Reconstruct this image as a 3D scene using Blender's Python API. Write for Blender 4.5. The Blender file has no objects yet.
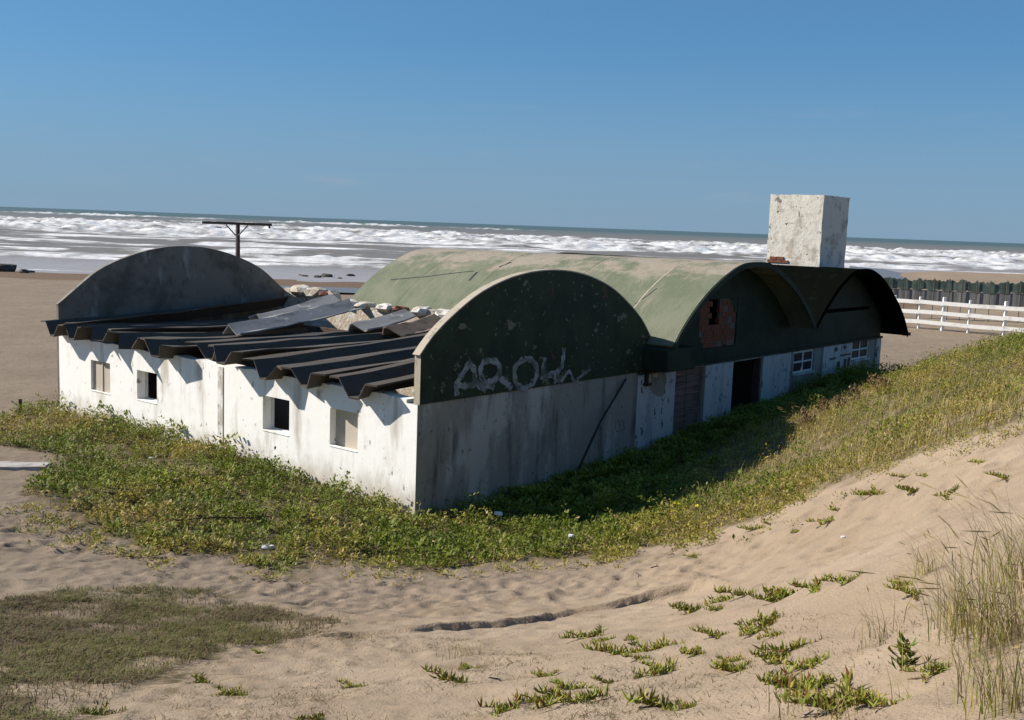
import bpy, bmesh, math, random
import numpy as np
from mathutils import Vector, Matrix, Euler

random.seed(7)
RNG = np.random.default_rng(11)
SC = bpy.context.scene
COL = SC.collection
R = math.radians

# ------------------------------------------------------------------ camera
FPX, CAM_H = 1080.0, 6.8
ROLL = math.atan(37 / 1024)
PITCH = math.atan(135.4 / FPX)
cam_d = bpy.data.cameras.new('camera')
cam_d.sensor_width = 36.0
cam_d.lens = FPX / 1024 * 36.0
cam_d.clip_start = 0.1
cam_d.clip_end = 60000
cam = bpy.data.objects.new('camera', cam_d)
COL.objects.link(cam)
cam.matrix_world = (Matrix.Translation((0, 0, CAM_H))
                    @ Matrix.Rotation(math.pi / 2 - PITCH, 4, 'X')
                    @ Matrix.Rotation(ROLL, 4, 'Z'))
SC.camera = cam

# ------------------------------------------------------------------ light
SUN_EL = 33.5
SUN_DIR = Vector((-0.980, 0.200))          # horizontal direction towards the sun
SUN_DIR.normalize()
sd = Vector((SUN_DIR.x * math.cos(R(SUN_EL)), SUN_DIR.y * math.cos(R(SUN_EL)), math.sin(R(SUN_EL))))
sun_d = bpy.data.lights.new('sun', 'SUN')
sun_d.energy = 5.0
sun_d.angle = R(0.53)
sun_d.color = (1.0, 0.93, 0.83)
sun = bpy.data.objects.new('sun', sun_d)
COL.objects.link(sun)
sun.rotation_euler = sd.to_track_quat('Z', 'Y').to_euler()
sun.location = (-30, 20, 40)

wd = bpy.data.worlds.new('World')
SC.world = wd
wd.use_nodes = True
nt = wd.node_tree
nt.nodes.clear()
w_out = nt.nodes.new('ShaderNodeOutputWorld')
w_bg = nt.nodes.new('ShaderNodeBackground')
w_sky = nt.nodes.new('ShaderNodeTexSky')
w_sky.sky_type = 'NISHITA'
w_sky.sun_disc = False
w_sky.sun_elevation = R(SUN_EL)
w_sky.sun_rotation = math.atan2(SUN_DIR.x, SUN_DIR.y)
w_sky.air_density = 1.0
w_sky.dust_density = 0.5
w_sky.ozone_density = 8.0
w_sky.altitude = 1200
w_bg.inputs['Strength'].default_value = 0.112
w_gam = nt.nodes.new('ShaderNodeGamma'); w_gam.inputs[1].default_value = 0.56
w_mul = nt.nodes.new('ShaderNodeMix'); w_mul.data_type = 'RGBA'; w_mul.blend_type = 'MULTIPLY'; w_mul.inputs[0].default_value = 1.0
w_mul.inputs[7].default_value = (0.585, 1.00, 1.27, 1)
nt.links.new(w_sky.outputs[0], w_gam.inputs[0])
nt.links.new(w_gam.outputs[0], w_mul.inputs[6])
# faint wisps of cloud low in the sky, all round the horizon
w_tc = nt.nodes.new('ShaderNodeTexCoord'); w_mp = nt.nodes.new('ShaderNodeMapping'); w_mp.inputs['Scale'].default_value = (5.0, 5.0, 26.0)
w_nz = nt.nodes.new('ShaderNodeTexNoise'); w_nz.inputs['Scale'].default_value = 1.6; w_nz.inputs['Detail'].default_value = 7; w_nz.inputs['Roughness'].default_value = 0.6
w_sx = nt.nodes.new('ShaderNodeSeparateXYZ')
nt.links.new(w_tc.outputs['Generated'], w_mp.inputs[0]); nt.links.new(w_mp.outputs[0], w_nz.inputs['Vector']); nt.links.new(w_tc.outputs['Generated'], w_sx.inputs[0])
def w_map(sock, a, b, c, d):
    r = nt.nodes.new('ShaderNodeMapRange'); r.interpolation_type = 'SMOOTHSTEP'; nt.links.new(sock, r.inputs[0])
    for i, v in enumerate((a, b, c, d)): r.inputs[i + 1].default_value = v
    return r.outputs[0]
w_m1 = nt.nodes.new('ShaderNodeMath'); w_m1.operation = 'MULTIPLY'
nt.links.new(w_map(w_nz.outputs[0], 0.56, 0.78, 0.0, 0.40), w_m1.inputs[0]); nt.links.new(w_map(w_sx.outputs[2], 0.03, 0.16, 1.0, 0.0), w_m1.inputs[1])
w_cl = nt.nodes.new('ShaderNodeMix'); w_cl.data_type = 'RGBA'; w_cl.inputs[7].default_value = (2.6, 2.9, 3.3, 1)
nt.links.new(w_m1.outputs[0], w_cl.inputs[0]); nt.links.new(w_mul.outputs[2], w_cl.inputs[6])
w_hz = nt.nodes.new('ShaderNodeMix'); w_hz.data_type = 'RGBA'; w_hz.inputs[7].default_value = (1.45, 2.10, 2.95, 1)     # sea haze
nt.links.new(w_map(w_sx.outputs[2], -0.01, 0.17, 0.75, 0.0), w_hz.inputs[0]); nt.links.new(w_cl.outputs[2], w_hz.inputs[6])
nt.links.new(w_hz.outputs[2], w_bg.inputs[0])
nt.links.new(w_bg.outputs[0], w_out.inputs[0])

SC.view_settings.view_transform = 'Standard'
SC.view_settings.look = 'None'
SC.view_settings.gamma = 1.0
SC.view_settings.exposure = 0.55
SC.view_settings.use_curve_mapping = False
SC.render.engine = 'CYCLES'
SC.render.resolution_x = 1024
SC.render.resolution_y = 720

# ------------------------------------------------------------------ helpers
def tag(o, label=None, cat=None, group=None, kind=None):
    if label: o['label'] = label
    if cat: o['category'] = cat
    if group: o['group'] = group
    if kind: o['kind'] = kind
    return o

def link(name, me, mat=None, parent=None):
    o = bpy.data.objects.new(name, me)
    COL.objects.link(o)
    if mat is not None and me is not None and not me.materials:
        me.materials.append(mat)
    if parent is not None:
        o.parent = parent
    return o

def empty(name, loc=(0, 0, 0), rz=0.0):
    o = bpy.data.objects.new(name, None)
    o.empty_display_size = 0.2
    COL.objects.link(o)
    o.location = loc
    o.rotation_euler = (0, 0, rz)
    return o

def mesh_np(name, V, F, smooth=False, col=None):
    """V (n,3), F (m,k) array of equal-sided faces or list of arrays."""
    V = np.asarray(V, dtype=np.float32)
    Fs = F if isinstance(F, list) else [F]
    Fs = [np.asarray(f, dtype=np.int32) for f in Fs if len(f)]
    me = bpy.data.meshes.new(name)
    nl = sum(f.size for f in Fs)
    npoly = sum(len(f) for f in Fs)
    me.vertices.add(len(V))
    me.vertices.foreach_set('co', V.ravel())
    me.loops.add(nl)
    me.loops.foreach_set('vertex_index', np.concatenate([f.ravel() for f in Fs]))
    me.polygons.add(npoly)
    starts, tot, p = [], [], 0
    for f in Fs:
        k = f.shape[1]
        starts.append(p + np.arange(len(f)) * k)
        tot.append(np.full(len(f), k))
        p += f.size
    me.polygons.foreach_set('loop_start', np.concatenate(starts).astype(np.int32))
    me.polygons.foreach_set('loop_total', np.concatenate(tot).astype(np.int32))
    if smooth:
        me.polygons.foreach_set('use_smooth', np.ones(npoly, dtype=bool))
    me.update(calc_edges=True)
    if col is not None:
        at = me.color_attributes.new('tint', 'FLOAT_COLOR', 'POINT')
        c4 = np.ones((len(V), 4), dtype=np.float32)
        c4[:, :3] = col
        at.data.foreach_set('color', c4.ravel())
    return me

class MB:
    """small collector of polygons"""
    def __init__(s): s.v = []; s.f = []
    def add(s, verts, faces):
        n = len(s.v)
        s.v += [tuple(v) for v in verts]
        s.f += [tuple(i + n for i in f) for f in faces]
    def box(s, x0, x1, y0, y1, z0, z1):
        s.add([(x0, y0, z0), (x1, y0, z0), (x1, y1, z0), (x0, y1, z0),
               (x0, y0, z1), (x1, y0, z1), (x1, y1, z1), (x0, y1, z1)],
              [(0, 3, 2, 1), (4, 5, 6, 7), (0, 1, 5, 4), (1, 2, 6, 5), (2, 3, 7, 6), (3, 0, 4, 7)])
        return s
    def tube(s, pts, rad, n=6, cap=True):
        pts = [Vector(p) for p in pts]
        rs = rad if isinstance(rad, (list, tuple)) else [rad] * len(pts)
        base = len(s.v)
        for i, p in enumerate(pts):
            d = (pts[min(i + 1, len(pts) - 1)] - pts[max(i - 1, 0)]).normalized()
            u = d.orthogonal().normalized() if i == 0 else (u - d * u.dot(d)).normalized()
            w = d.cross(u)
            for k in range(n):
                a = 2 * math.pi * k / n
                s.v.append(tuple(p + (u * math.cos(a) + w * math.sin(a)) * rs[i]))
        for i in range(len(pts) - 1):
            for k in range(n):
                a = base + i * n + k; b = base + i * n + (k + 1) % n
                s.f.append((a, b, b + n, a + n))
        if cap:
            s.f.append(tuple(base + k for k in range(n))[::-1])
            s.f.append(tuple(base + (len(pts) - 1) * n + k for k in range(n)))
        return s
    def mesh(s, name, smooth=False):
        me = bpy.data.meshes.new(name)
        me.from_pydata(s.v, [], s.f)
        me.update()
        if smooth:
            for p in me.polygons: p.use_smooth = True
        return me
    def build(s, name, mat, parent=None, smooth=False, bevel=0.0):
        o = link(name, s.mesh(name, smooth), mat, parent)
        if bevel:
            m = o.modifiers.new('bevel', 'BEVEL'); m.width = bevel; m.segments = 1; m.limit_method = 'ANGLE'
        return o

# ---- value noise
_perm = RNG.permutation(4096)
_rand = RNG.random(4096)
def vnoise(x, y, seed=0):
    x = np.asarray(x, float); y = np.asarray(y, float)
    xi = np.floor(x).astype(np.int64); yi = np.floor(y).astype(np.int64)
    fx = x - xi; fy = y - yi
    fx = fx * fx * fx * (fx * (fx * 6 - 15) + 10); fy = fy * fy * fy * (fy * (fy * 6 - 15) + 10)
    def h(a, b): return _rand[_perm[(_perm[(a + seed * 131) & 4095] + b) & 4095]]
    return ((h(xi, yi) * (1 - fx) + h(xi + 1, yi) * fx) * (1 - fy)
            + (h(xi, yi + 1) * (1 - fx) + h(xi + 1, yi + 1) * fx) * fy) * 2 - 1
def fbm(x, y, oct=4, seed=0):
    s = 0; a = 1.0; n = 0
    for o in range(oct):
        s = s + a * vnoise(x * 2 ** o + 17.3 * o, y * 2 ** o - 9.1 * o, seed + o); n += a; a *= 0.5
    return s / n
def sstep(a, b, x):
    t = np.clip((np.asarray(x, float) - a) / (b - a), 0, 1)
    return t * t * (3 - 2 * t)

# ------------------------------------------------------------------ materials
def new_mat(name):
    m = bpy.data.materials.new(name); m.use_nodes = True
    n = m.node_tree.nodes; b = n['Principled BSDF']
    return m, m.node_tree, b
def N(t, typ, **kw):
    n = t.nodes.new(typ)
    for k, v in kw.items():
        if k in n.inputs: n.inputs[k].default_value = v
        else: setattr(n, k, v)
    return n
def mixc(t, fac, a, b):
    m = t.nodes.new('ShaderNodeMix'); m.data_type = 'RGBA'
    for idx, val in ((0, fac), (6, a), (7, b)):
        if hasattr(val, 'links') or isinstance(val, bpy.types.NodeSocket): t.links.new(val, m.inputs[idx])
        elif idx == 0: m.inputs[0].default_value = val
        else: m.inputs[idx].default_value = (*val, 1)
    return m.outputs[2]
def ramp(t, sock, lo, hi, v0=0.0, v1=1.0):
    r = t.nodes.new('ShaderNodeMapRange'); r.interpolation_type = 'SMOOTHSTEP'
    t.links.new(sock, r.inputs[0])
    r.inputs[1].default_value = lo; r.inputs[2].default_value = hi
    r.inputs[3].default_value = v0; r.inputs[4].default_value = v1
    return r.outputs[0]
def coords(t, scale=(1, 1, 1), kind='Object'):
    tc = t.nodes.new('ShaderNodeTexCoord'); mp = t.nodes.new('ShaderNodeMapping')
    mp.inputs['Scale'].default_value = scale
    t.links.new(tc.outputs[kind], mp.inputs[0])
    return mp.outputs[0]
def noise(t, vec, scale, detail=5, rough=0.6):
    n = t.nodes.new('ShaderNodeTexNoise')
    n.inputs['Scale'].default_value = scale; n.inputs['Detail'].default_value = detail
    n.inputs['Roughness'].default_value = rough
    t.links.new(vec, n.inputs['Vector'])
    return n.outputs[0]
def bump(t, b, h, strength=0.3, dist=0.02):
    bp = t.nodes.new('ShaderNodeBump'); bp.inputs['Strength'].default_value = strength
    bp.inputs['Distance'].default_value = dist
    t.links.new(h, bp.inputs['Height']); t.links.new(bp.outputs[0], b.inputs['Normal'])

def weathered(name, base, layers, rough=0.85, bstr=0.3, bdist=0.015, bscale=25, spec=0.3, splash=None):
    """base colour plus (colour, scale, stretch, lo, hi) stain layers"""
    m, t, b = new_mat(name)
    c = base
    for i, (colr, sc, st, lo, hi) in enumerate(layers):
        v = coords(t, st)
        f = ramp(t, noise(t, v, sc, 6, 0.65), lo, hi)
        c = mixc(t, f, c, colr)
    if splash:                                       # dirt splashed up from the ground and run down from the top
        v = coords(t); sp = t.nodes.new('ShaderNodeSeparateXYZ'); t.links.new(v, sp.inputs[0])
        ma = t.nodes.new('ShaderNodeMath'); ma.operation = 'MULTIPLY_ADD'; ma.inputs[1].default_value = 1.6
        t.links.new(noise(t, coords(t, (1, 1, 0.5)), 2.2, 6, 0.7), ma.inputs[0]); t.links.new(sp.outputs[2], ma.inputs[2])
        c = mixc(t, ramp(t, ma.outputs[0], 0.75, 1.5, 0.75, 0.0), c, splash)
    if isinstance(c, tuple): b.inputs['Base Color'].default_value = (*c, 1)
    else: t.links.new(c, b.inputs['Base Color'])
    b.inputs['Roughness'].default_value = rough
    b.inputs['Specular IOR Level'].default_value = spec
    bump(t, b, noise(t, coords(t), bscale, 4, 0.6), bstr, bdist)
    return m

S1 = (1, 1, 1); SV = (1, 1, 0.18)
M = {}
M['white_wall'] = weathered('white_wall', (0.92, 0.90, 0.865), [
    ((0.80, 0.77, 0.72), 1.6, (1, 1, 0.5), 0.52, 0.72),
    ((0.55, 0.50, 0.43), 1.1, SV, 0.53, 0.70),
    ((0.30, 0.265, 0.225), 4.0, (1, 1, 0.55), 0.61, 0.69),
    ((0.40, 0.35, 0.30), 0.45, (1, 1, 0.7), 0.66, 0.74)], bstr=0.22, bdist=0.03, bscale=3.5, splash=(0.47, 0.42, 0.35))
M['grey_wall_shaded'] = weathered('grey_wall_shaded', (0.29, 0.272, 0.245), [  # base colour lowered so the front wall carries part of its shade
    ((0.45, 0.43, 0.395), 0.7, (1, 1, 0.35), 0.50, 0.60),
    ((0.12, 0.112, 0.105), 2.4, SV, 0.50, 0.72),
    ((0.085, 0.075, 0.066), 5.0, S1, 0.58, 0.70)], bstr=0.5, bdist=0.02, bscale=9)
M['pillar_white_shaded'] = weathered('pillar_white_shaded', (0.52, 0.52, 0.52), [  # white paint toned down to grey, shade worked into the base colour
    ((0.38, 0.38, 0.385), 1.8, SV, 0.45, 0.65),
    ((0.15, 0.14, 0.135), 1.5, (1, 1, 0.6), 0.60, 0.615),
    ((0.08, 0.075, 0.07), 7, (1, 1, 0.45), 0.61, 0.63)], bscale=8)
M['green_gable'] = weathered('green_gable', (0.027, 0.041, 0.021), [
    ((0.016, 0.026, 0.014), 0.8, S1, 0.45, 0.6),
    ((0.15, 0.14, 0.10), 1.7, (1, 1, 1.2), 0.605, 0.63),
    ((0.17, 0.165, 0.12), 6.0, S1, 0.63, 0.67),
    ((0.09, 0.045, 0.03), 1.1, S1, 0.63, 0.67)], rough=0.7, bstr=0.3)
M['dark_gable'] = weathered('dark_gable', (0.020, 0.031, 0.018), [
    ((0.012, 0.020, 0.012), 1.0, S1, 0.45, 0.6),
    ((0.045, 0.048, 0.04), 3.2, SV, 0.62, 0.74)], rough=0.75)
M['back_gable'] = weathered('back_gable', (0.165, 0.152, 0.132), [
    ((0.095, 0.088, 0.077), 0.9, S1, 0.42, 0.62),
    ((0.27, 0.26, 0.245), 1.9, (1, 1, 0.4), 0.56, 0.72),
    ((0.06, 0.058, 0.056), 4.0, (1, 1, 0.5), 0.60, 0.72)], rough=0.9, bscale=10)
M['coping'] = weathered('coping', (0.42, 0.36, 0.28), [
    ((0.28, 0.24, 0.19), 2.0, S1, 0.5, 0.65), ((0.16, 0.19, 0.13), 3.5, S1, 0.58, 0.68)], bscale=14)
M['coping_dark'] = weathered('coping_dark', (0.22, 0.20, 0.17), [((0.12, 0.115, 0.10), 2.0, S1, 0.45, 0.6)], bscale=14)
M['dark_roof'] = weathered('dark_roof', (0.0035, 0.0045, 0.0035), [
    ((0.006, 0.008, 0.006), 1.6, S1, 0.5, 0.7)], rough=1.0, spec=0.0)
M['chimney'] = weathered('chimney', (0.64, 0.60, 0.53), [
    ((0.40, 0.355, 0.30), 1.3, S1, 0.48, 0.66),
    ((0.17, 0.15, 0.13), 2.4, (1, 1, 0.6), 0.60, 0.72),
    ((0.09, 0.075, 0.065), 5.0, S1, 0.63, 0.665),
    ((0.36, 0.26, 0.19), 0.8, S1, 0.60, 0.72)], bstr=0.7, bdist=0.03, bscale=7)
M['brick'] = weathered('brick', (0.19, 0.062, 0.035), [
    ((0.09, 0.032, 0.022), 2.0, S1, 0.45, 0.6), ((0.22, 0.13, 0.09), 5.0, S1, 0.6, 0.7)], bscale=30)
M['mortar'] = weathered('mortar', (0.13, 0.115, 0.10), [], bscale=20)
M['sheet'] = weathered('sheet', (0.080, 0.066, 0.053), [
    ((0.075, 0.050, 0.036), 0.9, (0.4, 1, 1), 0.54, 0.68),
    ((0.05, 0.05, 0.05), 1.2, (0.3, 1, 1), 0.45, 0.65),
    ((0.15, 0.143, 0.133), 2.4, (0.3, 1, 1), 0.57, 0.72),
    ((0.03, 0.03, 0.029), 5, S1, 0.6, 0.72)], rough=0.85, bscale=12)
M['sheet_pale'] = weathered('sheet_pale', (0.27, 0.265, 0.26), [
    ((0.17, 0.165, 0.16), 1.6, (0.4, 1, 1), 0.45, 0.65),
    ((0.45, 0.43, 0.40), 3.0, S1, 0.6, 0.72)], rough=0.85, bscale=12)
M['sheet_rust'] = weathered('sheet_rust', (0.20, 0.145, 0.105), [
    ((0.12, 0.085, 0.065), 2.0, S1, 0.45, 0.65)], rough=0.85, bscale=12)
M['rubble'] = weathered('rubble', (0.50, 0.42, 0.32), [
    ((0.66, 0.62, 0.56), 2.2, S1, 0.5, 0.6), ((0.30, 0.14, 0.09), 2.9, S1, 0.62, 0.68)], bstr=0.8, bdist=0.05, bscale=8)
M['beige_board'] = weathered('beige_board', (0.50, 0.44, 0.36), [
    ((0.38, 0.33, 0.27), 2.2, SV, 0.5, 0.7)], bscale=15)
M['wood_dark'] = weathered('wood_dark', (0.085, 0.06, 0.05), [
    ((0.05, 0.036, 0.03), 3.0, (0.3, 1, 3), 0.45, 0.65)], bscale=20)
M['plank_brown'] = weathered('plank_brown', (0.21, 0.14, 0.115), [
    ((0.12, 0.08, 0.065), 3.0, (0.4, 1, 3), 0.45, 0.65)], bscale=20)
M['black_metal'] = weathered('black_metal', (0.025, 0.024, 0.023), [], rough=0.6)
M['frame_white'] = weathered('frame_white', (0.68, 0.68, 0.68), [((0.45, 0.43, 0.41), 4, S1, 0.55, 0.7)])
M['fence_white'] = weathered('fence_white', (0.80, 0.78, 0.75), [((0.62, 0.58, 0.54), 1.5, S1, 0.5, 0.7)])
M['graffiti'] = weathered('graffiti', (0.30, 0.31, 0.32), [((0.10, 0.11, 0.10), 3, S1, 0.42, 0.62), ((0.03, 0.045, 0.025), 7, S1, 0.56, 0.64)])
M['scrawl'] = weathered('scrawl', (0.17, 0.16, 0.16), [])
M['stain_strip'] = weathered('stain_strip', (0.50, 0.45, 0.39), [((0.80, 0.77, 0.73), 1.6, (1, 1, 0.5), 0.46, 0.56), ((0.25, 0.22, 0.19), 4.0, (1, 1, 0.5), 0.56, 0.68)])
M['interior'] = weathered('interior', (0.16, 0.15, 0.14), [])
M['stone'] = weathered('stone', (0.06, 0.05, 0.042), [((0.14, 0.11, 0.09), 2, S1, 0.5, 0.65)])
M['slab'] = weathered('slab', (0.42, 0.38, 0.35), [((0.3, 0.27, 0.24), 3, S1, 0.5, 0.65)])
M['litter_white'] = weathered('litter_white', (0.72, 0.72, 0.74), [], rough=0.5)

def glass_mat():
    m, t, b = new_mat('window_glass')
    b.inputs['Base Color'].default_value = (0.02, 0.025, 0.035, 1)
    b.inputs['Roughness'].default_value = 0.45
    b.inputs['Specular IOR Level'].default_value = 0.08
    return m
M['glass'] = glass_mat()

def vault_mat():
    m, t, b = new_mat('green_vault_paint')
    v = coords(t)
    sep = t.nodes.new('ShaderNodeSeparateXYZ'); t.links.new(v, sep.inputs[0])
    base = mixc(t, ramp(t, noise(t, coords(t, (0.6, 1, 1)), 0.9, 5), 0.38, 0.64), (0.128, 0.146, 0.092), (0.172, 0.180, 0.122))
    # bare cement shows where the paint wore away: along the crown and in scattered patches
    crown = ramp(t, sep.outputs[2], 4.6, 5.8, 0.0, 0.26)
    add = t.nodes.new('ShaderNodeMath'); add.operation = 'ADD'
    t.links.new(noise(t, coords(t, (0.8, 0.6, 0.9)), 1.5, 8, 0.68), add.inputs[0]); t.links.new(crown, add.inputs[1])
    f = ramp(t, add.outputs[0], 0.60, 0.80)
    c = mixc(t, f, base, (0.30, 0.255, 0.20))
    f2 = ramp(t, noise(t, v, 7, 5, 0.7), 0.66, 0.71)
    c = mixc(t, f2, c, (0.25, 0.225, 0.175))
    c = mixc(t, ramp(t, noise(t, coords(t, (0.35, 1.0, 0.35)), 2.6, 6, 0.7), 0.62, 0.72), c, (0.08, 0.09, 0.062))
    c = mixc(t, ramp(t, noise(t, coords(t, (0.25, 1.5, 0.25)), 2.0, 7, 0.7), 0.54, 0.72, 0.0, 0.75), c, (0.26, 0.225, 0.165))
    c = mixc(t, ramp(t, noise(t, v, 14, 4, 0.7), 0.66, 0.70), c, (0.07, 0.075, 0.05))
    t.links.new(c, b.inputs['Base Color']); b.inputs['Roughness'].default_value = 0.85
    b.inputs['Specular IOR Level'].default_value = 0.25
    bump(t, b, noise(t, v, 3, 6, 0.68), 0.7, 0.05)
    return m
M['vault'] = vault_mat()

def tint_mat(name, rough=0.6, trans=0.25):
    m, t, b = new_mat(name)
    a = t.nodes.new('ShaderNodeVertexColor'); a.layer_name = 'tint'
    t.links.new(a.outputs[0], b.inputs['Base Color'])
    b.inputs['Roughness'].default_value = rough
    b.inputs['Specular IOR Level'].default_value = 0.25
    if trans:
        tr = t.nodes.new('ShaderNodeBsdfTranslucent'); t.links.new(a.outputs[0], tr.inputs[0])
        mx = t.nodes.new('ShaderNodeMixShader'); mx.inputs[0].default_value = trans
        t.links.new(b.outputs[0], mx.inputs[1]); t.links.new(tr.outputs[0], mx.inputs[2])
        t.links.new(mx.outputs[0], t.nodes['Material Output'].inputs[0])
    return m
M['leaf'] = tint_mat('leaf')
M['dry'] = tint_mat('dry_grass', 0.7, 0.2)
M['solid_tint'] = tint_mat('solid_tint', 0.8, 0.0)

def sand_mat():
    m, t, b = new_mat('beach_sand')
    v = coords(t)
    c = mixc(t, ramp(t, noise(t, v, 0.35, 6, 0.6), 0.35, 0.68), (0.280, 0.212, 0.147), (0.335, 0.258, 0.184))
    c = mixc(t, ramp(t, noise(t, v, 1.7, 7, 0.72), 0.50, 0.72), c, (0.240, 0.178, 0.115))
    c = mixc(t, ramp(t, noise(t, v, 16.0, 4, 0.7), 0.62, 0.72), c, (0.19, 0.14, 0.09))
    # wet sand below the tide line
    sep = t.nodes.new('ShaderNodeSeparateXYZ'); t.links.new(v, sep.inputs[0])
    wn = t.nodes.new('ShaderNodeMath'); wn.operation = 'MULTIPLY_ADD'; wn.inputs[1].default_value = 0.5
    t.links.new(noise(t, v, 0.08, 4), wn.inputs[0]); t.links.new(sep.outputs[2], wn.inputs[2])
    wet = ramp(t, wn.outputs[0], -0.12, 0.20, 1.0, 0.0)
    flat = ramp(t, sep.outputs[2], 0.3, 1.3, 0.46, 0.0)           # the flat beach is coloured a little darker than the loose dune
    c = mixc(t, flat, c, (0.142, 0.112, 0.088))
    c = mixc(t, wet, c, (0.150, 0.100, 0.065))
    sa = t.nodes.new('ShaderNodeVertexColor'); sa.layer_name = 'tint'; ss = t.nodes.new('ShaderNodeSeparateColor'); t.links.new(sa.outputs[0], ss.inputs[0])
    so = t.nodes.new('ShaderNodeMath'); so.operation = 'MULTIPLY'; t.links.new(ss.outputs[0], so.inputs[0])
    t.links.new(ramp(t, noise(t, v, 2.2, 6, 0.7), 0.30, 0.58, 0.35, 1.0), so.inputs[1])
    c = mixc(t, so.outputs[0], c, mixc(t, noise(t, v, 9, 4, 0.7), (0.055, 0.045, 0.020), (0.150, 0.115, 0.055)))
    t.links.new(c, b.inputs['Base Color'])
    b.inputs['Roughness'].default_value = 0.95; b.inputs['Specular IOR Level'].default_value = 0.15
    ad = t.nodes.new('ShaderNodeMath'); ad.operation = 'ADD'
    t.links.new(noise(t, v, 7, 5, 0.6), ad.inputs[0]); t.links.new(noise(t, v, 40, 3, 0.6), ad.inputs[1])
    ad2 = t.nodes.new('ShaderNodeMath'); ad2.operation = 'MULTIPLY_ADD'; ad2.inputs[1].default_value = 3.5
    t.links.new(noise(t, v, 1.9, 4, 0.55), ad2.inputs[0]); t.links.new(ad.outputs[0], ad2.inputs[2])
    bump(t, b, ad2.outputs[0], 0.55, 0.035)
    return m
M['sand'] = sand_mat()

def sea_mat():
    m, t, b = new_mat('surf_water')
    a = t.nodes.new('ShaderNodeVertexColor'); a.layer_name = 'tint'      # R foam cover, G depth/silt
    sp = t.nodes.new('ShaderNodeSeparateColor'); t.links.new(a.outputs[0], sp.inputs[0])
    v = coords(t)
    fn = noise(t, coords(t, (0.5, 1, 1)), 0.35, 6, 0.7)
    ad = t.nodes.new('ShaderNodeMath'); ad.operation = 'MULTIPLY_ADD'; ad.inputs[1].default_value = 0.9
    t.links.new(fn, ad.inputs[0]); t.links.new(sp.outputs[0], ad.inputs[2])
    foam = ramp(t, ad.outputs[0], 0.74, 1.18)
    c = mixc(t, sp.outputs[1], (0.185, 0.168, 0.148), (0.075, 0.115, 0.115))
    c = mixc(t, sp.outputs[2], c, (0.30, 0.285, 0.285))
    c = mixc(t, foam, c, mixc(t, ramp(t, noise(t, coords(t, (0.35, 0.12, 1)), 0.5, 5, 0.7), 0.35, 0.62), (0.46, 0.455, 0.45), (0.72, 0.72, 0.72)))
    t.links.new(c, b.inputs['Base Color'])
    rr = t.nodes.new('ShaderNodeMapRange'); t.links.new(foam, rr.inputs[0])
    rr.inputs[3].default_value = 0.50; rr.inputs[4].default_value = 0.9
    t.links.new(rr.outputs[0], b.inputs['Roughness'])
    b.inputs['IOR'].default_value = 1.33; b.inputs['Specular IOR Level'].default_value = 0.35
    bump(t, b, noise(t, coords(t, (0.4, 1, 1)), 0.5, 5, 0.6), 0.8, 0.6)
    return m
M['sea'] = sea_mat()

def net_mat():
    m, t, b = new_mat('shade_net')
    c = mixc(t, ramp(t, noise(t, coords(t, (1, 1, 1)), 1.2, 5), 0.45, 0.6), (0.045, 0.070, 0.058), (0.085, 0.115, 0.100))
    t.links.new(c, b.inputs['Base Color']); b.inputs['Roughness'].default_value = 0.9
    return m
M['net'] = net_mat()
M['net_grey'] = weathered('net_grey', (0.145, 0.14, 0.14), [((0.19, 0.185, 0.18), 1.5, (1, 1, 0.1), 0.45, 0.6)], rough=0.9)

# ------------------------------------------------------------------ building frame
C0 = np.array([-2.2143, 25.4308, 0.0])
TH = R(39.5)
Bv = np.array([math.sin(TH), math.cos(TH)]); Av = np.array([-Bv[1], Bv[0]])
def W(a, b): return C0[:2] + Av * a + Bv * b
def to_ab(X, Y):
    dx = X - C0[0]; dy = Y - C0[1]
    return dx * Av[0] + dy * Av[1], dx * Bv[0] + dy * Bv[1]

# sight lines of the survey camera, used to find where things stand on the ground
_c, _s = math.cos(ROLL), math.sin(ROLL)
def ray(px, py):
    dx, dy = px - 512, py - 360
    u = dx * _c + dy * _s; v = -dx * _s + dy * _c
    return np.array([u, FPX * math.cos(PITCH) - v * math.sin(PITCH), -FPX * math.sin(PITCH) - v * math.cos(PITCH)])
def atz(px, py, z):
    r = ray(px, py); return np.array([0, 0, CAM_H]) + r * ((z - CAM_H) / r[2])
def fac(px, py, a=0.0):
    """point of the facade plane: (along, height)"""
    r = ray(px, py); n = np.array([Av[0], Av[1], 0]); P0 = np.array([*W(a, 0), 0]); C = np.array([0, 0, CAM_H])
    P = C + r * (np.dot(P0 - C, n) / np.dot(r, n)); d = P[:2] - C0[:2]
    return float(d @ Bv), float(P[2])

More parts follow.
